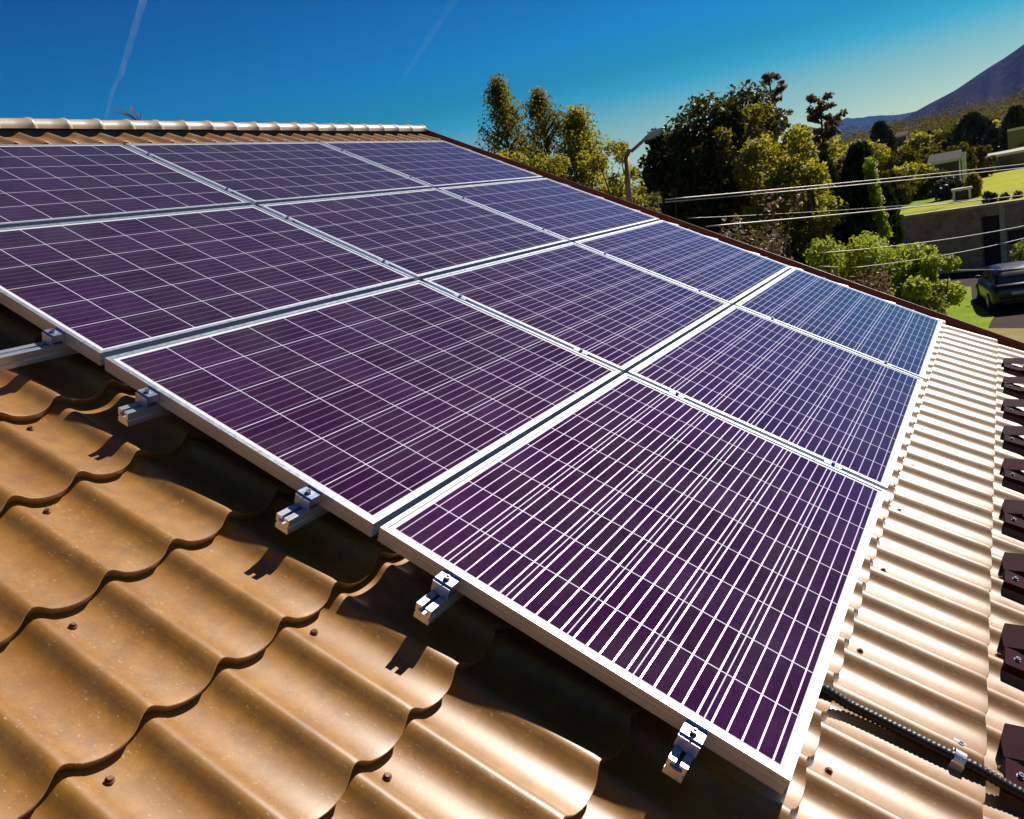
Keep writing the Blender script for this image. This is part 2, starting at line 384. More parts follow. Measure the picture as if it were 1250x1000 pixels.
# ------------------------------------------------------------------ solar panels
def frame_mesh():
    m = MB(); L, Wd, lip, wall, dep = PW, PH, .0125, .0018, .038
    def bar(x0, y0, x1, y1):   # top lip
        m.box((x0, y0, -.0018), (x1, y1, 0))
    bar(0, -lip, L, 0); bar(0, -Wd, L, -Wd + lip); bar(0, -Wd + lip, lip, -lip); bar(L - lip, -Wd + lip, L, -lip)
    z0, z1 = -dep, -.0018
    m.box((0, -wall, z0), (L, 0, z1)); m.box((0, -Wd, z0), (L, -Wd + wall, z1))
    m.box((0, -Wd + wall, z0), (wall, -wall, z1)); m.box((L - wall, -Wd + wall, z0), (L, -wall, z1))
    # bottom flange, set a hair below the walls
    m.box((0, -.028, z0 - .0018), (L, 0, z0)); m.box((0, -Wd, z0 - .0018), (L, -Wd + .028, z0))
    m.box((0, -Wd + .028, z0 - .0018), (.028, -.028, z0)); m.box((L - .028, -Wd + .028, z0 - .0018), (L, -.028, z0))
    # shallow grooves along the outer side faces
    for zz in (-.012, -.024):
        m.box((-.0006, -Wd, zz), (0, 0, zz + .0022)); 
        m.box((0, -Wd - .0006, zz), (L, -Wd, zz + .0022))
    me = m.mesh('frame'); me.materials.append(M_FRAME); return me
FR = frame_mesh()
cs = MB(); cs.add([(.0018, -.0018, -.0032), (PW - .0018, -.0018, -.0032), (PW - .0018, -PH + .0018, -.0032), (.0018, -PH + .0018, -.0032)], [(0, 3, 2, 1)])
CELLS = cs.mesh('cell_sheet'); CELLS.materials.append(M_CELL)
bs_ = MB(); bs_.box((.002, -PH + .002, -.0082), (PW - .002, -.002, -.0045)); BACK = bs_.mesh('back_sheet'); BACK.materials.append(M_BACK)
SOFF = [.0225, .0043, 0.0, .0006]; TOFF = [0.0, 1.0302, 2.0492, 3.0606]
rown = ['top row by the ridge', 'second row from the ridge', 'third row from the ridge', 'bottom row nearest the eave']
coln = ['near', 'middle', 'far']
LBL = [['near left panel of the top row under the ridge, cut by the left picture edge', 'middle panel of the top row under the ridge caps', 'far panel of the top row at the upper verge corner'],
       ['left panel of the second row down, its corner cut by the left edge', 'middle panel of the second row down from the ridge', 'far panel of the second row, beside the verge trim'],
       ['large left panel of the third row, whole above three rail ends', 'middle panel of the third row, in the centre of the array', 'far bluish panel of the third row beside the verge'],
       ['largest purple panel at the lower corner, nearest the viewer', 'middle panel of the lowest row, along the glaring tiles', 'far pale grey panel of the lowest row at the verge corner']]
protos = None
for j in range(4):
    for i in range(3):
        M = ROOF @ Matrix.Translation((SOFF[j] + i * (PW + GS), -TOFF[j], [0.0, .0012, .0, .0016][j]))
        e = empty('solar_panel', M, LBL[j][i], 'solar panel', 'solar panels mounted on the roof')
        for nm, me in (('frame', FR), ('cell_sheet', CELLS), ('back_sheet', BACK)):
            o = bpy.data.objects.new(nm, me); C.objects.link(o); o.parent = e

# ------------------------------------------------------------------ rails with clamps and hooks
def rail_mesh(a, b):
    # c-profile with a slot in the top and one groove in each side
    w, h, sl_, th = .020, .040, .0045, .0025
    P = [(-w, 0), (w, 0), (w, .013), (w - .004, .014), (w - .004, .020), (w, .021), (w, h), (sl_, h), (sl_, h - .006), (w - .0075, h - .0075), (w - .0075, .024), (.004, .022), (-.004, .022), (-w + .0075, .024), (-w + .0075, h - .0075), (-sl_, h - .006), (-sl_, h), (-w, h), (-w, .021), (-w + .004, .020), (-w + .004, .014), (-w, .013)]
    m = MB(); n = len(P)
    vs_ = [(a, u, v - h) for u, v in P] + [(b, u, v - h) for u, v in P]
    import mathutils
    tri = mathutils.geometry.tessellate_polygon([[Vector((u, v, 0)) for u, v in P]])
    fs = [tuple(t) for t in tri] + [tuple(q + n for q in t)[::-1] for t in tri] + [(i, (i + 1) % n, (i + 1) % n + n, i + n) for i in range(n)]
    m.add(vs_, fs); return m
def bolt_mesh():
    m = MB(); m.tube([(0, 0, 0), (0, 0, .0012)], .0088, 14, smooth=False)
    n = 14; o = [(math.cos(2 * math.pi * q / n), math.sin(2 * math.pi * q / n)) for q in range(n)]
    v = [(x * .0066, y * .0066, .0012) for x, y in o] + [(x * .0066, y * .0066, .0085) for x, y in o] + [(x * .0036, y * .0036, .0085) for x, y in o] + [(x * .0036, y * .0036, .0045) for x, y in o]
    f = []
    for r_ in range(3):
        for q in range(n): f.append((r_ * n + q, r_ * n + (q + 1) % n, (r_ + 1) * n + (q + 1) % n, (r_ + 1) * n + q))
    f.append(tuple(range(3 * n, 4 * n))); m.add(v, f); me = m.mesh('bolt'); me.materials.append(M_BOLT); return me
BOLT = bolt_mesh()
ec = MB()   # stepped end clamp, gripping the side of the frame
ec.box((-.040, -.023, .0004), (-.0012, .023, .0050)); ec.box((-.0062, -.023, .0050), (-.0012, .023, .034)); ec.box((-.034, -.023, .0285), (-.0062, .023, .034)); ec.box((-.040, -.023, .0050), (-.0340, .023, .0285)); ec.box((-.0338, -.0225, .012), (-.0064, -.019, .0283)); ec.box((-.0338, .019, .012), (-.0064, .0225, .0283))
EC = ec.mesh('end_clamp'); EC.materials.append(M_CLAMP)
mc = MB(); mc.box((-.012, -.030, .0405), (.012, .030, .0432)); mc.box((-.0105, -.027, .012), (.0105, .027, .0405))
MC = mc.mesh('mid_clamp'); MC.materials.append(M_CLAMP)
hk = MB(); hk.box((-.018, -.004, -.105), (.018, .0, -.0402)); hk.box((-.018, 0, -.105), (.018, .16, -.100)); hk.box((-.018, -.03, -.046), (.018, -.004, -.0402))
HK = hk.mesh('roof_hook'); HK.materials.append(M_BOLT)
RT = [(j, off) for j in range(4) for off in (.212, .806)]
RL = ['top row upper', 'top row lower', 'second row upper', 'rail end leaving the picture at the left edge, under the second row',
      'rail end under the upper left part of the third row panel', 'short bright rail end in the middle, under the third row panel', 'glowing rail end under the left corner of the nearest panel', 'glowing rail end nearest the viewer, at the lower edge of the nearest panel']
RL[0] = 'mounting rail under the top row, closest to the ridge'; RL[1] = 'mounting rail under the lower half of the top row'; RL[2] = 'mounting rail under the upper half of the second row'
def child(nm, me, par, loc, rz=0.0):
    o = bpy.data.objects.new(nm, me); C.objects.link(o); o.parent = par; o.matrix_basis = Matrix.Translation(loc) @ Matrix.Rotation(rz, 4, 'Z'); return o
for q, (j, off) in enumerate(RT):
    t = TOFF[j] + off; s0 = {3: -.62, 4: -.092, 5: -.099, 6: -.094, 7: -.075}.get(q, -.55)
    M = ROOF @ Matrix.Translation((0, -t, -.0400))
    e = empty('mounting_rail', M, RL[q], 'rail', 'aluminium mounting rails under the panels')
    body = obj('rail_body', rail_mesh(s0, 4.52), M_RAIL, e); body.matrix_basis = Matrix.Identity(4)
    zt_ = [0.0, .0012, .0, .0016][j]
    c1 = child('end_clamp', EC, e, (SOFF[j], 0, 0)); child('bolt', BOLT, c1, (-.0205, 0, .034))
    xe = SOFF[j] + 3 * PW + 2 * GS
    c1 = child('end_clamp', EC, e, (xe, 0, 0), math.pi); child('bolt', BOLT, c1, (-.0205, 0, .034))
    for i in (1, 2):
        xm = SOFF[j] + i * (PW + GS) - GS / 2
        c1 = child('mid_clamp', MC, e, (xm, 0, zt_)); child('bolt', BOLT, c1, (0, 0, .0432))
    for i in range(6): child('roof_hook', HK, e, (.24 + i * .82, 0, 0))

# ------------------------------------------------------------------ corrugated conduit with its clip
CT = [3.5, 4.03, 4.08, 4.14, 4.20, 4.31, 4.42, 4.50, 4.80, 5.3]; CS = [.44, .470, .478, .486, .489, .491, .493, .500, .505, .51]; CZ = [-.135, -.126, -.126, -.1365, -.134, -.128, -.1215, -.128, -.1235, -.115]
ct = MB(); n = 460; pts = []; rs = []
for q in range(n):
    u = q / (n - 1); t = 3.55 + u * 1.65; sx_ = float(np.interp(t, CT, CS))
    zz = float(np.interp(t, CT, CZ))
    if t > 4.95: zz -= (t - 4.95) * .25
    pts.append((sx_, -t, zz)); rs.append(.0135 if q % 3 else .0112)
ct.tube(pts, rs, 12); con = obj('cable_conduit', ct, M_BLACK, None, ROOF)
tag(con, 'dark corrugated cable conduit running down the lit tiles at lower right', 'conduit')
cl = MB(); sC, tC, zC = .492, 4.385, -.1235
arc = [(math.cos(rad(a)) * .0175, math.sin(rad(a)) * .0175) for a in range(-20, 201, 20)]
arc2 = [(c * 1.12, s2 * 1.12) for c, s2 in arc[::-1]]
cl.prism([(sC + c, zC + s2) for c, s2 in arc + arc2], -(tC + .012), -(tC - .012), 'y')
cl.box((sC + .017, -(tC + .015), zC + .002), (sC + .062, -(tC - .013), zC + .0045)); cl.box((sC - .062, -(tC + .015), zC - .028), (sC - .017, -(tC - .013), zC - .0255)); cl.box((sC - .0192, -(tC + .015), zC - .028), (sC - .0172, -(tC - .013), zC + .002))
clp = empty('pipe_clip', ROOF @ Matrix.Translation((sC, -tC, zC)), 'small metal clip holding the dark conduit on the tiles', 'clip')
part('strap', cl, M_RAIL, clp, ROOF, .0006)
for dx, dz in ((.045, .0045), (-.043, -.0255)):
    o = child('bolt', BOLT, clp, (dx, 0, dz))

# ------------------------------------------------------------------ snow guard at the eave: gusset brackets and two pipes
M_GUARD = simple('matt_maroon_sheet', (.030, .006, .011), .8, 0, .25, 9, .0005, spec=.1)
sg = empty('snow_guard', ROOF @ Matrix.Translation((0.6, -4.8, -.14)), 'row of dark maroon snow guard brackets along the eave at right', 'snow guard')
n = 0
for q in range(-3, 10):
    s_ = 1.19 + q * .483
    if s_ > S1 - .1: break
    b = MB(); tp_ = [(s_, -4.482, -.116), (s_ + .004, -4.70, -.022), (s_ + .008, -4.95, .085), (s_ - .118, -4.95, .080), (s_ - .116, -4.70, -.027), (s_ - .114, -4.484, -.126), (s_ - .06, -4.476, -.124)]
    k_ = len(tp_); b.add(tp_ + [(x, y, z - .003) for x, y, z in tp_], [(0, 1, 4, 5, 6), (1, 2, 3, 4), (k_, k_ + 6, k_ + 5, k_ + 4, k_ + 1), (k_ + 1, k_ + 4, k_ + 3, k_ + 2)] + [(q, (q + 1) % k_, k_ + (q + 1) % k_, k_ + q) for q in range(k_)])
    b.box((s_ - .003, -4.95, -.15), (s_ - .0005, -4.60, -.085)); b.prism([(-4.486, -.155), (-4.486, -.122), (-4.56, -.114), (-4.95, .03), (-4.95, -.155)], s_ - .205, s_ - .119, 'x')
    br = part('bracket', b, M_GUARD, sg, ROOF)
    o = child('bolt', BOLT, br, (0, 0, 0)); o.matrix_world = ROOF @ Matrix.Translation((s_ - .165, -4.515, -.119)); o.matrix_parent_inverse = parent_world(br).inverted(); o.matrix_basis = ROOF @ Matrix.Translation((s_ - .165, -4.515, -.119))
for tt, zz in ((4.83, .0), (4.83, -.075)):
    p = MB(); p.tube([(S0 + 3.2, -tt, zz), (S1 - .1, -tt, zz)], .016, 12); part('pipe', p, M_TRIM, sg, ROOF)
#LANDSCAPE#
# ------------------------------------------------------------------ ground, drive, field
def leafmat(name, cols, scale=1.2, trans=0.45, rough=0.5):
    k = NM(name); geo = k.n('ShaderNodeNewGeometry'); v = k.noise(geo.outputs['Position'], scale, 3, 0.6)
    ri = k.math('ADD', k.math('MULTIPLY', v, 0.65), k.math('MULTIPLY', geo.outputs['Random Per Island'], 0.35))
    c = k.ramp(ri, [(0.25, cols[0]), (0.5, cols[1]), (0.75, cols[2])])
    p = k.pbr(c, rough, 0, spec=0.35 if rough < .9 else 0.0)
    t = k.n('ShaderNodeBsdfTranslucent'); g2 = k.mixc(0.5, c, tuple(min(1, q * 1.6) for q in cols[2])); k.l(g2, t.inputs[0])
    x = k.n('ShaderNodeMixShader'); x.inputs[0].default_value = trans; k.l(p, x.inputs[1]); k.l(t.outputs[0], x.inputs[2])
    return k.done(x.outputs[0])
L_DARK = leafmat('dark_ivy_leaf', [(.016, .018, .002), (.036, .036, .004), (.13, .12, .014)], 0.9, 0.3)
L_YEL = leafmat('yellow_green_leaf', [(.075, .075, .003), (.17, .165, .005), (.42, .36, .025)], 1.0, .55)
L_OLIVE = leafmat('olive_leaf', [(.045, .046, .003), (.11, .105, .004), (.27, .22, .015)], 1.3, .5)
L_BRIGHT = leafmat('bright_green_leaf', [(.09, .12, .003), (.20, .26, .005), (.42, .44, .04)], 1.5, .5)
L_CYP = leafmat('cypress_scale', [(.010, .018, .003), (.020, .030, .004), (.045, .055, .006)], 2.5, 0.15)
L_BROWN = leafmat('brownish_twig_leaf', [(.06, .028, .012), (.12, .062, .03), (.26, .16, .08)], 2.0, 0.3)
L_FAR = leafmat('far_tree_leaf', [(.035, .033, .004), (.085, .075, .007), (.17, .13, .012)], 0.25, 0.4, 1.0)
L_FARD = leafmat('far_dark_conifer', [(.010, .012, .004), (.018, .020, .006), (.035, .034, .010)], 0.4, 0.15)
M_BARK = simple('bark', (0.10, 0.065, 0.045), 0.9, 0, 0.35, 12, 0.006)
M_TWIG = simple('pale_dry_twig', (0.26, 0.19, 0.13), 0.8, 0, 0.3, 20)

def ground_mat(name, stops, s1, s2, bump=0.02, rough=0.95):
    k = NM(name); co = k.coord(); a = k.noise(co, s1, 5, 0.65); b = k.noise(co, s2, 4, 0.7)
    f = k.math('ADD', k.math('MULTIPLY', a, 0.55), k.math('MULTIPLY', b, 0.45))
    return k.done(k.pbr(k.ramp(f, stops), rough, 0, spec=0.15, bump=b, bd=bump))
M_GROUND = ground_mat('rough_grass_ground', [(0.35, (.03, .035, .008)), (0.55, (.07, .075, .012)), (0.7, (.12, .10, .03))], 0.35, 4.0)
M_LAWN = ground_mat('bright_lawn', [(0.35, (.12, .18, .004)), (0.52, (.19, .27, .005)), (0.68, (.28, .36, .012))], 0.8, 14.0, 0.015)  # the lawn's own bright green
M_FIELD = ground_mat('yellow_hay_field', [(0.35, (.26, .27, .003)), (0.52, (.36, .36, .004)), (0.68, (.50, .46, .010))], 0.10, 1.6, 0.03)
M_ASPH = ground_mat('dark_asphalt', [(0.35, (.035, .022, .020)), (0.52, (.05, .032, .028)), (0.68, (.075, .05, .042))], 0.5, 22.0, 0.004)
M_STRAW = ground_mat('dry_straw_edge', [(0.35, (.20, .15, .05)), (0.6, (.33, .26, .10))], 1.2, 15.0)
M_WOODS = ground_mat('forest_floor', [(0.35, (.03, .028, .006)), (0.6, (.07, .06, .012))], 0.02, 0.3)

def sheet(name, poly, z, mat, kind='structure'):
    m = MB(); m.add([(x, y, z) for x, y in poly], [tuple(range(len(poly)))]); o = obj(name, m, mat); o['kind'] = kind; return o
sheet('ground', [(-9000, -9000), (9000, -9000), (9000, 9000), (-9000, 9000)], 0.0, M_GROUND)
drive = [(30.3, -3.45), (33.6, -2.70), (35.0, -2.62), (37.6, -2.52), (38.3, -1.5), (38.0, 6), (44.9, 5.0), (43.2, -9), (41, -16), (24, -16), (24, -6), (27.45, -4.4), (28.1, -3.25)]
sheet('driveway', drive, 0.012, M_ASPH)
def gsheet(name, outline, z, mat, step):
    """a lawn sheet with a small unevenness, cut to an outline"""
    import bmesh
    b = bmesh.new(); f = b.faces.new([b.verts.new((x, y, z)) for x, y in outline]); bmesh.ops.triangulate(b, faces=[f])
    for _ in range(step): bmesh.ops.subdivide_edges(b, edges=b.edges[:], cuts=1, use_grid_fill=True)
    for v in b.verts: v.co.z += 0.025 * math.sin(v.co.x * 2.3 + v.co.y) * math.cos(v.co.y * 1.9)
    me = bpy.data.meshes.new(name); b.to_mesh(me); b.free(); o = obj(name, me, mat); o['kind'] = 'structure'; return o
lawn_o = [(28.1, -3.25), (30.3, -3.45), (33.6, -2.70), (35.0, -2.62), (37.6, -2.52), (38.3, -1.5), (38.0, 6), (20, 8), (14, 4), (18, -2.5)]
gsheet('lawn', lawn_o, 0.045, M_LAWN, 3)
sheet('straw_strip', [(28.1, -3.25), (27.45, -4.5), (25.4, -5.2), (21, -5.0), (21, -3.0), (26.5, -3.0)], 0.09, M_STRAW)

# raised field behind the retaining wall
A = Vector((44.9, 2.4, 0)); B = Vector((42.6, -6.0, 0)); wd_ = (B - A).normalized(); wn_ = Vector((-wd_.y, wd_.x, 0))
if wn_.x < 0: wn_ = -wn_
def field_z(u, v):   # u along the wall, v behind it
    return 2.93 + 0.10 * math.sin(u * .11) + .5 * max(0, (v - 60) / 60) + (v > 160) * (v - 160) * .028
us = [-900, -500, -260, -140, -80, -60] + list(range(-45, 31, 3)) + [38, 45, 70, 120, 220, 400, 800]; vsx = [0.28, 3, 8, 15, 25, 38, 55, 75, 100, 130, 160, 220, 320, 500, 800, 1200, 1700]
V = []; F = []
for v in vsx:
    for u in us:
        p = A + wd_ * u + wn_ * v; V.append((p.x, p.y, field_z(u, v) if v > .3 else 2.93))
for i in range(len(vsx) - 1):
    for j in range(len(us) - 1):
        a = i * len(us) + j; F.append((a, a + 1, a + len(us) + 1, a + len(us)))
fo = obj('field', npmesh('field', V, F, True), M_FIELD); fo['kind'] = 'structure'
fm = fo.data
fm.materials.append(M_WOODS)
fm.materials.append(M_LAWN)
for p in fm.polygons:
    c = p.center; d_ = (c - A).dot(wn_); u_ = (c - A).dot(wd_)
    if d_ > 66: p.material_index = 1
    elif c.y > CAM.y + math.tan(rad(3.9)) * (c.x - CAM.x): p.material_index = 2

# stone retaining wall with garage opening
def stone_mat():
    k = NM('dark_rubble_stone'); co = k.coord(); vo = k.n('ShaderNodeTexVoronoi'); k.l(k.scalev(co, (1, 1, 1)), vo.inputs['Vector']); vo.inputs['Scale'].default_value = 3.1
    ve = k.n('ShaderNodeTexVoronoi', feature='DISTANCE_TO_EDGE'); k.l(co, ve.inputs['Vector']); ve.inputs['Scale'].default_value = 3.1
    sc = k.n('ShaderNodeSeparateColor'); k.l(vo.outputs['Color'], sc.inputs[0])
    c = k.ramp(sc.outputs[0], [(0, (.26, .14, .10)), (0.5, (.34, .19, .14)), (1, (.42, .25, .19))])
    c = k.mixc(k.math('LESS_THAN', ve.outputs['Distance'], 0.045), c, (.44, .27, .20))
    return k.done(k.pbr(c, 0.9, bump=ve.outputs['Distance'], bd=0.05))
M_STONE = stone_mat(); M_CONC = simple('old_concrete', (.50, .38, .27), 0.9, 0, .3, 4, .004); M_DARKW = simple('dark_gate_boards', (.035, .02, .03), 0.7, 0, .3, 8)
WM = Matrix.Translation(A) @ Matrix(((wd_.x, wn_.x, 0, 0), (wd_.y, wn_.y, 0, 0), (0, 0, 1, 0), (0, 0, 0, 1)))     # x along, y back, z up
rw = empty('retaining_wall', WM, 'dark rubble stone retaining wall with a garage opening behind the parked car', 'wall')
def wbox(name, a, b, mat, par=rw, M=WM, bev=0.0):
    m = MB(); m.box(a, b); return part(name, m, mat, par, M, bev)
def wu(px):   # distance along the wall seen at a column of the photograph
    d = at(px, 290, 40) - CAM; k = ((A.x - CAM.x) * wn_.x + (A.y - CAM.y) * wn_.y) / (d.x * wn_.x + d.y * wn_.y); p = CAM + d * k
    return (p - A).x * wd_.x + (p - A).y * wd_.y
g0, g1, g2, g3 = wu(1198), wu(1221), wu(1228), wu(1262)
wbox('stonework', (-40, 0, -.3), (g0, .35, 2.88), M_STONE); wbox('stonework', (g1, 0, -.3), (g2, .35, 2.88), M_CONC); wbox('lintel', (g0, -.03, 2.45), (g1, .34, 2.88), M_STONE)
wbox('stonework', (g2, .04, -.3), (70, .35, 1.0), M_STONE); wbox('stonework', (g2, .04, 1.65), (70, .35, 2.88), M_STONE); wbox('gate', (g0, .42, 0), (g1, .5, 2.45), M_DARKW)
wbox('window_recess', (g2, .30, 1.0), (70, .345, 1.65), M_DARKW)
wbox('coping', (-40, -.10, 2.88), (70, .40, 3.02), M_CONC, bev=.02)
kb = MB(); kb.box((-26, -.9, 0.0), (40, -.55, .16)); kb_o = obj('kerb', kb, M_CONC, None, WM, .02); kb_o['kind'] = 'structure'

# ------------------------------------------------------------------ foliage
RG = np.random.default_rng(11)
def leaves(centers, spread, n, size, flat=0.0, rg=RG, out=None):
    """n leaf quads scattered round clump centres (k,3) with radii spread (k,) or (k,3)"""
    centers = np.asarray(centers, float); spread = np.asarray(spread, float)
    if spread.ndim == 1: spread = np.repeat(spread[:, None], 3, 1)
    vol = spread.prod(1) ** (2 / 3); idx = rg.choice(len(centers), n, p=vol / vol.sum())
    d = rg.normal(size=(n, 3)); d /= np.linalg.norm(d, axis=1)[:, None]
    r = rg.random(n) ** (1 / 2.2); r = 0.25 + 0.8 * r
    P = centers[idx] + d * r[:, None] * spread[idx] * (1 + .10 * rg.normal(size=(n, 1)))
    nrm = rg.normal(size=(n, 3)) + d * 0.7; nrm[:, 2] += 0.35 + flat; nrm /= np.linalg.norm(nrm, axis=1)[:, None]
    a = np.cross(nrm, rg.normal(size=(n, 3))); a /= np.linalg.norm(a, axis=1)[:, None]; b = np.cross(nrm, a)
    L = size * rg.uniform(.6, 1.25, n)[:, None]; Wd = L * rg.uniform(.45, .7, n)[:, None]
    q = np.stack([P - a * L * .5, P + b * Wd * .5 + nrm * L * .06, P + a * L * .5, P - b * Wd * .5 + nrm * L * .06], 1)
    return q.reshape(-1, 3)
def quads(name, V): n = len(V) // 4; return npmesh(name, V, np.arange(n * 4).reshape(-1, 4))
def limbs(base, tips, r0, seg=5, rg=random.Random(2), mb=None):
    m = mb or MB()
    for t in tips:
        t = Vector(t); b0 = Vector(base[0]) if isinstance(base, list) else Vector(base); d = t - b0; pts = []; L = d.length
        off = Vector((rg.uniform(-1, 1), rg.uniform(-1, 1), 0)) * L * .10
        for q in range(6):
            u = q / 5; pts.append(b0 + d * u + off * math.sin(u * math.pi) + Vector((0, 0, L * .08 * math.sin(u * math.pi))))
        m.tube(pts, [r0 * (1 - .85 * q / 5) for q in range(6)], seg)
    return m
def tree(name, cat, label, base, top, width, leaf, n, size, kind='broad', group=None, depth=None, low=0.15, seed=1, trunk_r=None, bark=None):
    rg = np.random.default_rng(seed); rr = random.Random(seed); base = Vector(base); h = top - base.z; depth = depth or width
    e = empty(name, base, label, cat, group)
    e.matrix_basis = Matrix.Translation(base)
    m = MB(); tr = trunk_r or max(.05, h * .02)
    cs_ = []; sp = []
    if kind == 'broad':
        for q in range(64):
            z = low + (1 - low) * (0.04 + .92 * rg.random()); prof_ = min(1, ((1 - z) * h / (width * .55) + .30)) ** .55 * min(1, .55 + (z - low) * 2.5)
            a = rg.uniform(0, 6.28); r = math.sqrt(rg.random()) * .80 * prof_
            rad_ = rg.uniform(.15, .30) * (.6 + .4 * prof_)
            cs_.append((math.cos(a) * r * width / 2, math.sin(a) * r * depth / 2, z * h)); sp.append((rad_ * width * .55, rad_ * depth * .55, rad_ * min(width, h) * .5))
        cs_ = np.array(cs_); sp = np.array(sp); k_ = (cs_[:, 2] + sp[:, 2]).max(); cs_[:, 2] *= (h - sp[:, 2].mean() * .5) / max(k_, .1) if k_ > h else 1
        m.tube([(0, 0, 0), (.02 * h, .01 * h, h * .25), (0, .02 * h, h * .5), (.01 * h, 0, h * .8)], [tr * 1.25, tr, tr * .7, tr * .2], 8)
        limbs((0, 0, h * max(.12, low * .8)), [tuple(c) for c in cs_[::2]], tr * .5, 5, rr, m)
        V = leaves(cs_, sp, n, size, rg=rg)
    elif kind == 'feather':
        cen = []; spd = []
        for q in range(60):
            u = (q / 59) ** .6; z = low + (1 - low) * u; w_ = min(1, (1 - z) * h / 2.6) ** .75 * width * .5 + .03 * width
            for s_ in range(3):
                a = rg.uniform(0, 6.28); r = w_ * rg.uniform(.25, 1.0)
                tip = np.array([math.cos(a) * r, math.sin(a) * r, min(z * h + r * .55, h * .995)]); cen.append(tip); spd.append((.055 * width + .05, .055 * width + .05, .09 * width + .10))
                cen.append(tip * np.array([.55, .55, 1]) - np.array([0, 0, r * .2])); spd.append((.08 * width, .08 * width, .10 * width))
        m.tube([(0, 0, 0), (.05, 0, h * .5), (0, 0.03, h * .99)], [tr, tr * .6, .008], 7)
        limbs((0, 0, 0), [], tr)
        for c in cen[::4]: limbs((0, 0, max(0.1, c[2] - math.hypot(c[0], c[1]) * .9)), [tuple(c)], tr * .22, 4, rr, m)
        for c in cen[1::10]:
            if c[2] > h * .55: m.tube([Vector(c), Vector(c) + Vector((rr.uniform(-.1, .1), rr.uniform(-.1, .1), rr.uniform(.15, .35)))], [.008, .002], 4)
        V = leaves(cen, spd, n, size, rg=rg)
    elif kind == 'cypress':
        u = rg.random(n) ** .8; z = low + (1 - low) * u; a = rg.uniform(0, 6.283, n)
        w_ = np.clip(np.minimum(1, (1 - u) * 3.2 + .05) ** .7, 0, 1) * (0.75 + .25 * np.minimum(1, u * 4)) * width / 2
        w_ *= 1 + .13 * np.sin(a * 3 + z * 9) + .08 * np.sin(a * 7 - z * 23)
        r = w_ * (1 - .5 * rg.random(n) ** 2.2)
        P = np.stack([np.cos(a) * r, np.sin(a) * r, z * h], 1)
        up = np.stack([np.cos(a) * .35, np.sin(a) * .35, np.ones(n)], 1) + .35 * rg.normal(size=(n, 3)); up /= np.linalg.norm(up, axis=1)[:, None]
        sd = np.cross(up, rg.normal(size=(n, 3))); sd /= np.linalg.norm(sd, axis=1)[:, None]; L = size * rg.uniform(.7, 1.4, n)[:, None]
        V = np.stack([P - sd * L * .2, P + sd * L * .2, P + sd * L * .14 + up * L, P - sd * L * .1 + up * L * .9], 1).reshape(-1, 3)
        m.tube([(0, 0, 0), (0, 0, h * .9)], [tr, tr * .2], 7)
    elif kind == 'conifer':      # whorls of bare-looking horizontal boughs
        cen = []; spd = []; m.tube([(0, 0, 0), (0.03, 0, h * .6), (0, 0, h)], [tr, tr * .6, .012], 7)
        for q in range(44):
            u = rg.random() ** .8; z = (low + (1 - low) * u) * h; a = rg.uniform(0, 6.28); Lb = ((1 - u) ** .7 * .5 + .08) * width * rg.uniform(.45, 1.15)
            tipz = z + Lb * rg.uniform(.05, .75); tx, ty = math.cos(a) * Lb, math.sin(a) * Lb
            limbs((0, 0, z), [(tx, ty, tipz)], .016 + .014 * (1 - u), 4, rr, m)
            for s_ in (.35, .6, .8, .95, 1.05):
                if rg.random() < .25: continue
                cen.append((tx * s_ + rg.normal() * .05, ty * s_ + rg.normal() * .05, z + (tipz - z) * s_ + .05)); k_ = rg.uniform(.5, 1.3); spd.append((.09 * k_ + .02, .09 * k_ + .02, .06 * k_ + .02))
        V = leaves(cen, spd, n, size, rg=rg)
    f = obj('crown', quads('crown', V), leaf, e); t = obj('trunk', m, bark or M_BARK, e)
    return e
def T(px, py_top, D, wpx, z0, **kw):
    p = at(px, py_top, D); w = wpx * D / 953.1 * .98; b = at(px, py_top, D)
    return tree(base=(p.x, p.y, z0), top=p.z, width=w, **kw)
G1 = 'garden trees behind the house verge'
T(607, 103, 21, 96, 0, name='birch_tree', cat='tree', label='tall thin feathery tree, leftmost of the trees, against blue sky', leaf=L_OLIVE, n=15000, size=.075, kind='feather', group=G1, low=.25, seed=3)
T(657, 116, 22, 98, 0, name='birch_tree', cat='tree', label='narrow wispy tree, second from left in the tree line', leaf=L_OLIVE, n=14000, size=.075, kind='feather', group=G1, low=.2, seed=4)
T(702, 142, 22, 124, 0, name='leafy_tree', cat='tree', label='yellow green leafy tree left of the street lamp, pointed top', leaf=L_YEL, n=19000, size=.09, kind='feather', group=G1, low=.1, seed=5)
T(735, 166, 20, 84, 0, name='leafy_tree', cat='tree', label='low leafy tree directly left of the street lamp', leaf=L_YEL, n=13000, size=.10, kind='broad', group=G1, low=.1, seed=6)
T(640, 172, 19, 125, 0, name='hedge_tree', cat='tree', label='dense sunlit hedge tree in front of the two wispy trees', leaf=L_YEL, n=20000, size=.095, kind='broad', group=G1, low=.05, seed=61)
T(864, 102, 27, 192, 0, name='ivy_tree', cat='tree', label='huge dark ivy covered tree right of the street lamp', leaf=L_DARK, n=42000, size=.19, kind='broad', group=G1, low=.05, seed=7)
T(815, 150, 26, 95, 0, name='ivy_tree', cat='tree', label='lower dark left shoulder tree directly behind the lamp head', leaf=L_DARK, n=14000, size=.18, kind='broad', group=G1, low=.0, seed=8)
T(785, 215, 20, 60, 0, name='garden_shrub', cat='shrub', label='pale leaved shrub at the foot of the street lamp by the verge', leaf=L_OLIVE, n=3500, size=.12, kind='broad', low=.0, seed=88)
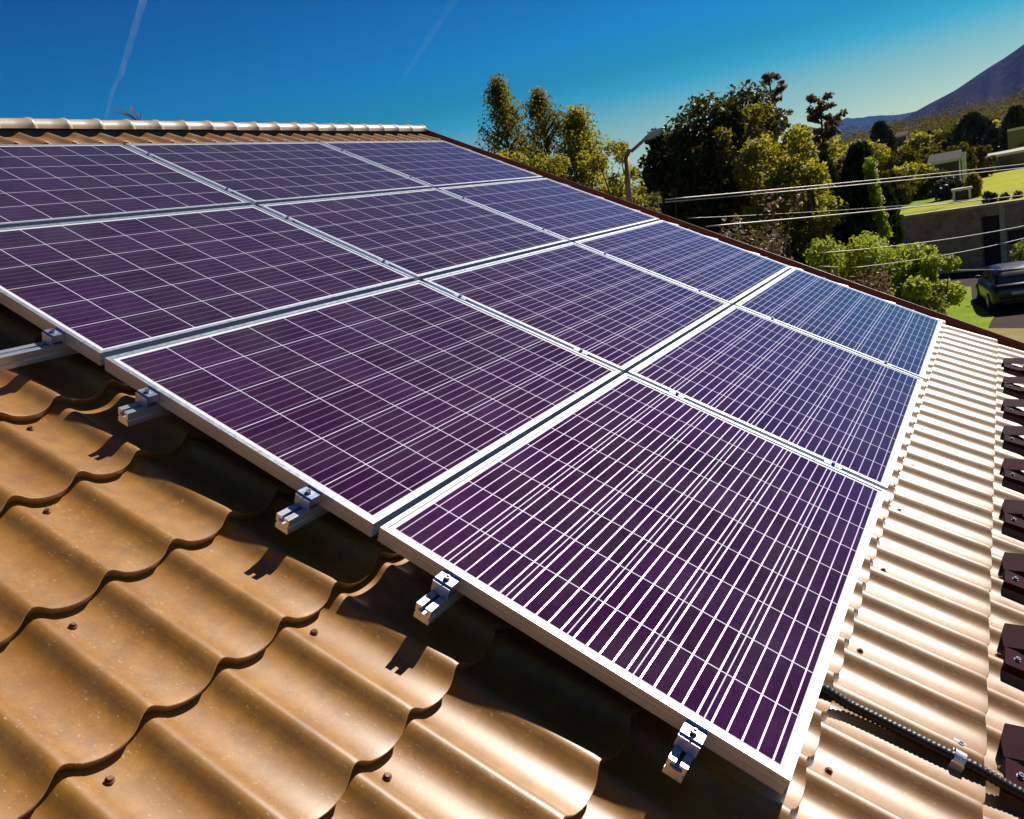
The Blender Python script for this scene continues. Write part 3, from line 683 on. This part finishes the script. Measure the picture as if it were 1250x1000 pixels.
T(948, 150, 24, 125, 0, name='fruit_tree', cat='tree', label='yellow green fruit tree in front of the dark ivy tree', leaf=L_YEL, n=17000, size=.15, kind='broad', group=G1, low=.25, seed=9)
T(905, 128, 25.5, 90, 0, name='fruit_tree', cat='tree', label='green tree between the dark ivy tree and the pine', leaf=L_OLIVE, n=9000, size=.15, kind='broad', group=G1, low=.3, seed=10)
T(938, 88, 29, 64, 0, name='pine_tree', cat='tree', label='sparse pine with purple brown tufts rising highest right of the ivy tree', leaf=L_BROWN, n=5200, size=.13, kind='conifer', group=G1, low=.5, seed=12)
T(1000, 118, 29, 78, 0, name='pine_tree', cat='tree', label='sparse flat topped pine left of the mountain', leaf=L_BROWN, n=5200, size=.13, kind='conifer', group=G1, low=.5, seed=13)
T(930, 232, 19, 130, 0, name='dry_shrub', cat='shrub', label='brown half bare shrub with pale twigs below the wires', leaf=L_BROWN, n=5000, size=.11, kind='broad', low=.0, seed=14, bark=M_TWIG, trunk_r=.05)
T(1002, 193, 26, 42, 0, name='columnar_cypress', cat='tree', label='narrow dark cypress, left one of the pair', leaf=L_CYP, n=9000, size=.20, kind='cypress', group='pair of dark cypresses', low=.0, seed=15)
T(1048, 183, 25, 58, 0, name='columnar_cypress', cat='tree', label='wider dark cypress wrapped in bright creeper, right one of the pair', leaf=L_CYP, n=12000, size=.20, kind='cypress', group='pair of dark cypresses', low=.0, seed=16)
# bright leaves set along the right edge of the wide cypress
p = at(1064, 200, 24.3); q0 = []; 
for q in range(40):
    u = q / 39; pp = at(1062 + 20 * u ** 1.4 + 3 * math.sin(q * 1.7), 196 + 92 * u, 24.3 - .4 * u); q0.append(pp)
cr = empty('edge_leaves', Vector((q0[-1].x, q0[-1].y, 0)), 'bright yellow green leaves along the right edge of the wide cypress', 'climbing plant')
V = leaves([tuple(v) for v in q0], [.14] * 40, 1300, .12); o = part('foliage', quads('foliage', V), L_BRIGHT, cr); sm = MB(); sm.tube([Vector((q0[-1].x, q0[-1].y, 0))] + [q0[i] for i in range(39, 0, -6)], .02, 5); part('stem', sm, M_BARK, cr)
T(1000, 168, 40, 110, 0, name='background_tree', cat='tree', label='olive tree filling the gap behind the two cypresses', leaf=L_YEL, n=12000, size=.24, kind='broad', low=.1, seed=17)
T(1036, 277, 14.5, 150, 0, name='climbing_shrub', cat='shrub', label='bright green flowering shrub, left lobe above the verge', leaf=L_BRIGHT, n=20000, size=.085, kind='broad', group='bright shrubs beside the house', low=.25, seed=18)
T(1114, 291, 15, 104, 0, name='climbing_shrub', cat='shrub', label='bright green flowering shrub, right lobe reaching down to the lawn', leaf=L_BRIGHT, n=24000, size=.085, kind='broad', group='bright shrubs beside the house', low=.0, seed=19)
T(1078, 300, 14.8, 120, 0, name='climbing_shrub', cat='shrub', label='bright green flowering shrub, dense middle part between the two lobes', leaf=L_BRIGHT, n=20000, size=.085, kind='broad', group='bright shrubs beside the house', low=.1, seed=118)
T(1098, 330, 13.7, 105, 0, name='climbing_shrub', cat='shrub', label='bright green shrub foliage filling in just above the verge trim', leaf=L_BRIGHT, n=16000, size=.08, kind='broad', group='bright shrubs beside the house', low=.0, seed=218)
T(1122, 334, 14, 66, 0, name='climbing_shrub', cat='shrub', label='lowest leafy shrub tip against the lawn', leaf=L_BRIGHT, n=12000, size=.08, kind='broad', group='bright shrubs beside the house', low=.0, seed=20)
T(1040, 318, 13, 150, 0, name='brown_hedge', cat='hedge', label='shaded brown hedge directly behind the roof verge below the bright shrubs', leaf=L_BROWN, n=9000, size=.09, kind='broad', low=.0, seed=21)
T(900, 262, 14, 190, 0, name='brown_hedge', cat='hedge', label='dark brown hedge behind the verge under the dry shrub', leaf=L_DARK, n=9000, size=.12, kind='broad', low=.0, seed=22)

# ------------------------------------------------------------------ trees and small buildings beyond the wall
rl = random.Random(21); G2 = 'trees on the rise beyond the field'
far = [(1050, 166, 95, 62, 'a'), (1074, 152, 120, 22, 'c'), (1096, 178, 88, 60, 'a'), (1118, 158, 135, 38, 'a'), (1137, 164, 150, 18, 'c'), (1133, 176, 100, 40, 'a'), (1152, 154, 140, 40, 'a'), (1186, 142, 120, 34, 'c'), (1168, 148, 130, 40, 'a'),
       (1205, 146, 125, 44, 'a'), (1172, 172, 78, 34, 'a'), (1196, 176, 82, 30, 'a'), (1240, 134, 110, 24, 'c'), (1212, 162, 118, 26, 'c'), (1038, 186, 70, 50, 'a'), (1108, 196, 64, 70, 'a'), (1140, 206, 62, 40, 'a'), (1085, 205, 58, 50, 'a'), (1022, 176, 105, 40, 'a')]
fl = ['rounded olive tree over the left cypress tip', 'dark pointed conifer, first under the mountain foot', 'broad olive bush tree in the middle of the far slope', 'olive tree just below the mountain slope', 'small slim dark conifer on the far slope', 'olive tree behind the grey roofed shed', 'yellowish tree above the grey roofed shed', 'dark double conifer, tallest on the far rise', 'brown green tree left of the tallest conifer',
      'dense olive tree right of the tallest conifer', 'bright green round tree right of the grey roofed shed', 'low green tree left of the long pale roof', 'dark purple tree behind the olive box building', 'dark conifer above the long pale roof', 'olive bush beyond the right cypress', 'large olive bush left of the grey roofed shed', 'dark bush below the grey roofed shed', 'wide olive bush over the upper pair of wires', 'brownish tree at the left end of the far rise']
for i, (px, py, D, wpx, kd) in enumerate(far):
    T(px, py, D, wpx, 2.9, name='conifer_tree' if kd == 'c' else 'far_tree', cat='tree', label=fl[i], leaf=L_FARD if kd == 'c' else (L_FAR if i % 3 else L_YEL), n=2600 if wpx < 45 else 4200, size=.0042 * D, kind='cypress' if kd == 'c' else 'broad', group=G2, low=.0, seed=40 + i)
# wooded slope beyond as one mass
cen = []; spd = []
for q in range(420):
    v = rl.uniform(150, 420); u = rl.uniform(-230, 90); p = A + wd_ * u + wn_ * v; hh = rl.uniform(6, 12); cen.append((p.x, p.y, field_z(u, v) + hh * .55)); spd.append((hh * .38, hh * .38, hh * .5))
V = leaves(cen, spd, 170000, 0.55); wo = obj('forest', quads('forest', V), L_FAR); tag(wo, 'distant mixed woodland on the rise below the mountain', 'forest', kind='stuff')

M_ROOFG = simple('grey_sheet_roof', (.10, .085, .09), .95, 0, .15, 1.5, spec=.05); M_WHITE = simple('white_painted_board', (.55, .53, .46), .9, 0, .12, 3, spec=.1); M_OLIVEW = simple('olive_plaster', (.16, .13, .045), .9, 0, .15, 1.0); M_DARKBROWN = simple('dark_wood_wall', (.06, .045, .03), .85, 0, .3, 2)  # last one: dark brown for the shed wall, hut doors and cabinet
def hut(name, label, cat, px, py_top, D, w, hgt, dep, wall, roofm, rot=0.0, tilt=0.10, over=.15, post=False):
    p = at(px, py_top, D); e = empty(name, Matrix.Translation((p.x, p.y, p.z - hgt)) @ Matrix.Rotation(rot, 4, 'Z'), label, cat)
    m = MB(); m.box((0, -w / 2, -1.0), (dep, w / 2, hgt - .14)); obj('wall', m, wall, e)
    r = MB(); r.prism([(-over, hgt - .14), (dep + over, hgt - .14 + dep * tilt), (dep + over, hgt + dep * tilt), (-over, hgt)], -w / 2 - over, w / 2 + over, 'y'); obj('roof', r, roofm, e)
    f = MB(); f.box((-over - .04, -w / 2 - over, hgt - .20), (-over, w / 2 + over, hgt + .01)); obj('fascia', f, M_WHITE, e)
    d = MB(); d.box((-.05, -w * .12, -.9), (0, w * .12, hgt * .62)); obj('door', d, M_DARKBROWN, e)
    if post:
        q = MB(); q.box((-over - .25, -w / 2 - over - .35, -.9), (-over, -w / 2 - over - .05, hgt + .35)); obj('post', q, M_WHITE, e)
    return e
hut('shed', 'low grey roofed shed with a pale eaves board beyond the field', 'shed', 1152, 196, 72, 2.0, 1.2, 2.6, M_DARKBROWN, M_ROOFG, tilt=.22, post=True)
hut('long_shed', 'long low building with pale shining roof at the right edge', 'building', 1227, 187, 88, 3.2, 1.6, 1.6, M_ROOFG, M_WHITE, tilt=.12)
hut('box_building', 'square olive building at the right edge below the dark tree', 'building', 1247, 155, 98, 2.4, 4.2, 4.0, M_OLIVEW, M_OLIVEW, tilt=.0, over=.02)
hut('far_house', 'tiny pale roofed house among the far trees', 'house', 1098, 166, 140, 1.8, 1.8, 2.0, M_OLIVEW, M_ROOFG, tilt=.3)
# little roofed well on the wall
kz = at(1174, 232, 52); ks = empty('garden_well', Matrix.Translation((kz.x, kz.y, 2.9)), 'small square garden kiosk with white lid standing behind the wall', 'kiosk')
m = MB(); 
hh = kz.z - 2.9
for sx_, sy_ in ((-.35, -.38), (-.35, .38), (.35, -.38), (.35, .38)): m.box((sx_ - .05, sy_ - .05, 0), (sx_ + .05, sy_ + .05, hh)); 
obj('frame', m, M_WHITE, ks); m = MB(); m.box((-.28, -.32, 0), (.28, .32, hh - .06)); obj('cabinet', m, M_DARKBROWN, ks); m = MB(); m.box((-.5, -.5, hh), (.5, .5, hh + .12)); obj('lid', m, M_WHITE, ks)
for i, (px, py, w_) in enumerate([(1205, 236, 7), (1213, 238, 4), (1226, 235, 9), (1243, 232, 10)]):
    T(px, py, 46.5, w_ * 1.2, 2.9, name='low_shrub', cat='shrub', label=['small pointed dark shrub, first on the wall edge above the garage opening', 'tiny dark shrub, second on the wall edge', 'rounded dark shrub, third on the wall edge', 'dark shrub on the wall edge nearest the right border'][i], leaf=L_CYP, n=350, size=.12, kind='cypress' if i < 2 else 'broad', group='small shrubs along the wall top', low=.0, seed=80 + i)
T(1158, 214, 56, 40, 2.9, name='dark_bush', cat='bush', label='dark bush left of the small kiosk, between lawn and yellow field', leaf=L_CYP, n=2600, size=.2, kind='broad', low=.0, seed=91)
T(1187, 214, 53, 14, 2.9, name='columnar_bush', cat='bush', label='brown green columnar bush right of the small kiosk', leaf=L_OLIVE, n=1600, size=.16, kind='cypress', low=.0, seed=92)
T(1246, 292, 40.5, 22, 0, name='wall_plant', cat='plant', label='bright green plant growing in front of the wall at the right edge', leaf=L_BRIGHT, n=900, size=.12, kind='broad', low=.0, seed=93)

# ------------------------------------------------------------------ mountains
def mountain(name, prof_, D0, D1, depth, mat, seed, z0=0.0):
    """a real relief: az (deg), elevation (deg) of the crest at distance D1"""
    rg = np.random.default_rng(seed); azs = np.linspace(prof_[0][0], prof_[-1][0], 260); pa = np.array(prof_)
    els = np.interp(azs, pa[:, 0], pa[:, 1]); rs_ = np.concatenate([np.linspace(D0, D1, 26), np.linspace(D1 * 1.03, D1 + depth, 8)])
    ph = rg.uniform(0, 6.28, (6, 2)); V = []
    for r in rs_:
        u = min(1, (r - D0) / (D1 - D0)); fall = u ** 1.25 if r <= D1 else max(0, 1 - (r - D1) / depth) ** .8
        for a, e_ in zip(azs, els):
            hgt = math.tan(rad(e_)) * D1 + CAM.z; gl = 0
            for q in range(6): gl += math.sin(a * (1.3 + q * 1.9) + ph[q, 0] + r * .0011 * q) * (.5 ** (q * .6))
            rough = gl * .045 * hgt * math.sin(min(1, u) * math.pi) ** .7 if r < D1 else 0
            z = z0 + (hgt - z0) * fall + rough
            if abs(r - D1) < 1: z += .006 * hgt * math.sin(a * 31) + .006 * hgt * math.sin(a * 57 + 1)
            V.append((CAM.x + math.cos(rad(a)) * r, CAM.y + math.sin(rad(a)) * r, z))
    n = len(azs); m_ = len(rs_); i = np.arange(m_ - 1)[:, None] * n + np.arange(n - 1)[None]
    F = np.stack([i, i + n, i + n + 1, i + 1], -1).reshape(-1, 4)
    o = obj(name, npmesh(name, V, F, True), mat); o['kind'] = 'structure'; return o
def mount_mat(name, a, b, c, sc):
    k = NM(name); co = k.coord(); v = k.noise(co, sc, 8, 0.7); w = k.noise(co, sc * 9, 4, .7)
    f = k.math('ADD', k.math('MULTIPLY', v, .6), k.math('MULTIPLY', w, .4))
    return k.done(k.pbr(k.ramp(f, [(0.38, a), (0.52, b), (0.66, c)]), 1.0, spec=0.0, bump=w, bd=40))
mountain('mountain', [(-40, 1.0), (-30, 3.0), (-20, 6.4), (-12, 8.2), (-7, 7.4), (-3.5, 5.9), (-1.17, 4.81), (-.15, 4.28), (1.32, 3.66), (2.4, 3.19), (3.51, 2.79), (4.88, 2.29), (6.05, 1.95), (7.7, 1.1), (9.5, .4), (12, .05), (16, 0)], 1300, 2700, 1500, mount_mat('wooded_mountain_hazed', (.026, .019, .034), (.045, .036, .052), (.10, .088, .085), .0030), 5)  # purple of distant haze is put into the woodland base colour
mountain('far_hills', [(-6, 2.2), (0, 2.45), (5.0, 2.45), (5.8, 2.52), (7.17, 2.77), (8.0, 2.82), (8.5, 2.96), (8.9, 2.85), (10.1, 2.2), (12, 1.8), (16, 1.5), (24, 1.2), (36, .9), (50, .7), (75, .5)], 3800, 6500, 2500, mount_mat('wooded_hill_hazed', (.018, .03, .05), (.03, .045, .07), (.05, .06, .08), .0012), 8)  # blue of the haze is mixed into these far wood colours

# ------------------------------------------------------------------ overhead wires
M_WIRE = simple('pale_wire', (.62, .55, .5), .5, .3, .1, 5)
def wire(px0, py0, D0, px1, py1, D1, label, r=.010, sag=.15, ext0=0.0, ext1=.5):
    a = at(px0, py0, D0); b = at(px1, py1, D1); d = b - a; a2 = a - d * ext0; b2 = b + d * ext1; m = MB(); pts = []
    for q in range(33):
        u = q / 32; p = a2 + (b2 - a2) * u; p.z -= sag * 4 * u * (1 - u); pts.append(p)
    m.tube(pts, r, 6); tag(obj('overhead_wire', m, M_WIRE), label, 'wire', 'overhead wires crossing the garden')
wire(812, 243.5, 15, 1250, 198, 22, 'upper wire of the top pair, crossing the cypresses', .010, .05)
wire(812, 246.8, 15, 1250, 202.5, 22, 'lower wire of the top pair, crossing the cypresses', .010, .05)
wire(862, 276.5, 14, 1250, 236, 22, 'single wire below the top pair, ending along the wall coping', .012, .05)
wire(838, 266.5, 17, 1100, 249, 22, 'faint thin wire between the top pair and the single wire', .005, .05)
wire(1000, 309, 13, 1250, 268.5, 17, 'wire crossing the stone wall above the garage opening', .008, .12)
wire(1040, 327, 13, 1250, 283.5, 17, 'wire crossing the garage opening above the car', .007, .12)
wire(1000, 325, 13, 1250, 322, 22, 'low wire passing just above the car roof', .007, .12)

# ------------------------------------------------------------------ street lamp
M_POLE = simple('rusty_brown_pole', (.30, .15, .08), .55, .4, .25, 8); M_HEAD = simple('grey_lamp_head', (.40, .42, .50), .4, .3, .1, 8)
lp = at(767, 236, 17.5); tp = at(765, 190, 17.5); hb_ = at(784, 173, 17.2); he = at(811, 156, 16.9)
lm = empty('street_lamp', Vector((lp.x, lp.y, 0)), 'rusty street lamp with curved arm and grey oval head before the dark tree', 'street lamp')
m = MB(); pts = [Vector((lp.x, lp.y, 0)), Vector((lp.x, lp.y, lp.z)), tp, tp.lerp(hb_, .35) , hb_]
m.tube([pts[0], pts[1], pts[2]], [.085, .065, .052], 10); part('pole', m, M_POLE, lm)
m = MB(); m.tube([pts[2], pts[2].lerp(pts[3], .5) + Vector((0, 0, .05)), pts[3], pts[4]], [.052, .045, .038, .034], 8); part('arm', m, M_POLE, lm)
ax = (he - hb_).normalized(); sd = ax.cross(Vector((0, 0, 1))).normalized(); upv = sd.cross(ax); LH = (he - hb_).length
vv = []; ff = []; NS = 9; NR = 12
for i in range(NS):
    u = i / (NS - 1); wq = .115 * max(.05, math.sin(math.pi * (u * .86 + .10))) ** .7; hq = .055 * max(.05, math.sin(math.pi * (u * .9 + .07))) ** .6
    for q in range(NR):
        a = 2 * math.pi * q / NR; vv.append(hb_ + ax * LH * u + sd * math.cos(a) * wq + upv * math.sin(a) * hq * (1.2 if math.sin(a) > 0 else .5))
for i in range(NS - 1):
    for q in range(NR): ff.append((i * NR + q, i * NR + (q + 1) % NR, (i + 1) * NR + (q + 1) % NR, (i + 1) * NR + q))
ff += [tuple(range(NR)), tuple(range((NS - 1) * NR, NS * NR))]
m = MB(); m.add(vv, ff, True); hd = part('lamp_head', m, M_HEAD, lm)
m = MB(); c0 = hb_ + ax * LH * .55 - upv * .03; vv = [c0 + ax * math.cos(2 * math.pi * q / 14) * LH * .32 + sd * math.sin(2 * math.pi * q / 14) * .085 for q in range(14)]
m.add(vv + [v - upv * .012 for v in vv], [tuple(range(14)), tuple(range(14, 28))] + [(q, (q + 1) % 14, 14 + (q + 1) % 14, 14 + q) for q in range(14)]); part('lens', m, simple('lamp_lens', (.55, .6, .7), .15), hd)

# ------------------------------------------------------------------ parked car (rear to the viewer)
M_PAINT = simple('dark_plum_paint', (.020, .007, .014), .34, .1, .05, 3, coat=0.2); M_TYRE = simple('tyre_rubber', (.02, .018, .018), .85, 0, .2, 20)
kk = NM('car_glass'); M_GLASS = kk.done(kk.pbr((.015, .02, .022), .06, 0, coat=1.0)); M_RIM = simple('grey_rim', (.35, .34, .35), .4, .6); M_RED = simple('tail_light_red', (.30, .05, .04), .25, 0, .1, 8, coat=1.0); M_CHROME = simple('bright_trim', (.6, .58, .55), .25, .8)
def car(label, P0, heading, paint, name='parked_car', group=None, s=1.0):
    M = Matrix.Translation(P0) @ Matrix.Rotation(heading, 4, 'Z') @ Matrix.Diagonal((s, s, s, 1)); e = empty(name, Matrix.Translation(P0) @ Matrix.Rotation(heading, 4, 'Z'), label, 'car', group)
    # x forward; stations: x, half width at sill, half width at belt, sill z, belt z
    st = [(-2.08, .62, .60, .42, .72), (-2.04, .74, .72, .30, .86), (-1.95, .82, .79, .24, .93), (-1.4, .85, .83, .20, .95), (-.6, .86, .84, .19, .93), (.3, .86, .84, .19, .91), (1.0, .85, .82, .20, .87), (1.5, .83, .78, .22, .80), (1.9, .76, .68, .26, .70), (2.08, .60, .52, .34, .60)]
    v = []; f = []; N = 14
    for x, ws, wb, zs, zb in st:
        zm = (zs + zb) / 2; ring_ = [(-wb * .82, zb + .035), (-wb, zb - .01), (-ws * 1.01, zm + .10), (-ws * 1.015, zm - .05), (-ws * .99, zs + .06), (-ws * .92, zs), (-ws * .4, zs - .01), (ws * .4, zs - .01), (ws * .92, zs), (ws * .99, zs + .06), (ws * 1.015, zm - .05), (ws * 1.01, zm + .10), (wb, zb - .01), (wb * .82, zb + .035)]
        v += [(x, y, z) for y, z in ring_]
    for i in range(len(st) - 1):
        for q in range(N): f.append((i * N + q, i * N + (q + 1) % N, (i + 1) * N + (q + 1) % N, (i + 1) * N + q))
    f += [tuple(range(N)), tuple(range((len(st) - 1) * N, len(st) * N))]
    m = MB(); m.add(v, f, True); body = obj('body', m, paint, e)
    # cabin
    cb = [(-1.86, .74, .93, .70, .96), (-1.52, .76, .94, .66, 1.30), (-1.30, .77, .94, .61, 1.42), (-.5, .78, .93, .60, 1.47), (.15, .78, .92, .59, 1.44), (.55, .77, .91, .60, 1.30), (1.12, .74, .88, .66, .92)]
    v = []; f = []; N = 8
    for x, wb, zb, wr, zr_ in cb:
        v += [(x, y, z) for y, z in [(-wb, zb - .03), (-(wb * .35 + wr * .65), zb + (zr_ - zb) * .6), (-wr, zr_ - .05 * (zr_ - zb)), (-wr * .6, zr_), (wr * .6, zr_), (wr, zr_ - .05 * (zr_ - zb)), (wb * .35 + wr * .65, zb + (zr_ - zb) * .6), (wb, zb - .03)]]
    for i in range(len(cb) - 1):
        for q in range(N): f.append((i * N + q, i * N + (q + 1) % N, (i + 1) * N + (q + 1) % N, (i + 1) * N + q))
    f += [tuple(range(N)), tuple(range((len(cb) - 1) * N, len(cb) * N))]
    m = MB(); m.add(v, f, True); obj('roof', m, paint, e)
    def quad(nm, pts, mat, th=.012):
        a, b_, c = Vector(pts[0]), Vector(pts[1]), Vector(pts[2]); nn_ = (b_ - a).cross(c - a).normalized(); ctr = sum((Vector(p) for p in pts), Vector()) / len(pts)
        if nn_.dot(ctr - Vector((0, 0, .9))) < 0: nn_ = -nn_
        m = MB(); k = len(pts); m.add([Vector(p) - nn_ * .02 for p in pts] + [Vector(p) + nn_ * th for p in pts], [tuple(range(k)), tuple(range(k, 2 * k))] + [(q, (q + 1) % k, k + (q + 1) % k, k + q) for q in range(k)]); return obj(nm, m, mat, e)
    quad('rear_window', [(-1.83, -.60, .99), (-1.83, .60, .99), (-1.37, .55, 1.385), (-1.37, -.55, 1.385)], M_GLASS, .018)
    quad('windscreen', [(1.06, -.62, .95), (1.06, .62, .95), (.52, .54, 1.31), (.52, -.54, 1.31)], M_GLASS, .018)
    for sy in (-1, 1):
        quad('side_window', [(-.38, sy * .755, .98), (-.38, sy * .625, 1.40), (-1.15, sy * .63, 1.37), (-1.42, sy * .70, 1.12), (-1.38, sy * .755, .98)], M_GLASS, .018)
        quad('side_window', [(.80, sy * .755, .96), (.40, sy * .64, 1.33), (-.30, sy * .625, 1.40), (-.30, sy * .755, .98)], M_GLASS, .018)
        quad('tail_light', [(-2.03, sy * .50, .70), (-2.03, sy * .50, .84), (-1.97, sy * .76, .86), (-1.97, sy * .78, .70)], M_RED, .02)
        m = MB(); m.box((.50, sy * .84, .94), (.62, sy * 1.0, 1.06)); obj('mirror', m, paint, e, bevel=.03)
        quad('headlight', [(1.93, sy * .40, .58), (1.93, sy * .40, .68), (1.80, sy * .70, .72), (1.80, sy * .72, .60)], M_CHROME, .02)
        m = MB(); m.box((-.45, sy * .868, .74), (-.28, sy * .885, .765)); obj('handle', m, paint, e)
        for x in (-1.28, 1.30):
            w = MB(); yo = sy * .80; w.tube([(x, yo - .10, .31), (x, yo - .095, .31), (x, yo + .085, .31), (x, yo + .09, .31)], [.27, .31, .31, .27], 24); wh = obj('wheel', w, M_TYRE, e)
            r_ = MB(); r_.tube([(x, yo + sy * .088, .31), (x, yo + sy * .096, .31)], [.20, .185], 20); rr_ = obj('rim', r_, M_RIM, wh)
    quad('number_plate', [(-2.085, -.26, .60), (-2.085, .26, .60), (-2.085, .26, .71), (-2.085, -.26, .71)], M_WHITE, .03)
    m = MB(); m.box((-2.13, -.66, .36), (-2.02, .66, .50)); obj('bumper', m, paint, e, bevel=.03)
    m = MB(); m.box((-2.135, -.50, .30), (-2.05, .50, .36)); obj('bumper_trim', m, M_BLACK, e)
    return e
cpos = at(1233, 378, 33.2)
car('dark plum hatchback parked before the stone wall, rear to the viewer', Vector((cpos.x + 1.2, cpos.y, 0.012)), rad(9), M_PAINT)
c2 = at(1238, 196, 92)
car('small white car standing far off before the long pale roofed building', Vector((c2.x, c2.y, 3.2)), rad(95), simple('white_car_paint', (.7, .7, .68), .3, 0, .05, 3, coat=1.0), s=.75)

# ------------------------------------------------------------------ vapour trails, high outside the haze
km = NM('vapour_trail'); tc = km.coord(); nz = km.noise(tc, .004, 4, .6)
ts = km.n('ShaderNodeBsdfTransparent'); df = km.n('ShaderNodeBsdfTranslucent'); df.inputs[0].default_value = (.9, .93, .95, 1); mx = km.n('ShaderNodeMixShader')
km.l(km.mapr(nz, .3, .7, .0, .10), mx.inputs[0]); km.l(ts.outputs[0], mx.inputs[1]); km.l(df.outputs[0], mx.inputs[2]); M_TRAIL = km.done(mx.outputs[0])
M_TRAIL2 = M_TRAIL.copy(); M_TRAIL2.name = 'thin_vapour_trail'
for n_ in M_TRAIL2.node_tree.nodes:
    if n_.type == 'MAP_RANGE': n_.inputs[4].default_value = .014
def trail(pix, D, w, label, mat_=M_TRAIL, tap=.6):
    pts = []
    for q in range(len(pix) - 1):
        for u in (0, .25, .5, .75):
            x0, y0 = pix[q]; x1, y1 = pix[q + 1]; pts.append((x0 + (x1 - x0) * u, y0 + (y1 - y0) * u))
    pts.append(pix[-1]); P = [at(x, y, D) for x, y in pts]; m = MB(); rg = random.Random(7)
    m.tube(P, [w * rg.uniform(.8, 1.2) * max(.05, min(1, (len(P) - 1 - i) / (len(P) * tap))) for i in range(len(P))], 8); tag(obj('vapour_trail', m, mat_), label, 'vapour trail', 'vapour trails')
trail([(186, -40), (175, 0), (160, 50), (148, 90), (137, 112), (128, 150), (122, 190)], 16000, 62, 'faint pale vapour trail rising at the upper left of the sky')
trail([(575, -30), (555, 0), (515, 60), (478, 118)], 16000, 80, 'very faint broad vapour trail in the middle of the sky', M_TRAIL2, .25)

# ------------------------------------------------------------------ haze
hz_ = MB(); hz_.box((-200, -8800, -1.0), (9300, 8800, 760)); hm = bpy.data.materials.new('haze_air'); hm.use_nodes = True; t_ = hm.node_tree; t_.nodes.clear()
pv = t_.nodes.new('ShaderNodeVolumePrincipled'); pv.inputs['Color'].default_value = (.14, .34, 1.0, 1); pv.inputs['Density'].default_value = 4.5e-5; pv.inputs['Anisotropy'].default_value = 0.2
mo = t_.nodes.new('ShaderNodeOutputMaterial'); t_.links.new(pv.outputs[0], mo.inputs['Volume'])
ho = obj('haze', hz_, hm); ho['kind'] = 'stuff'; tag(ho, 'thin blue haze of distance over the valley', 'haze')
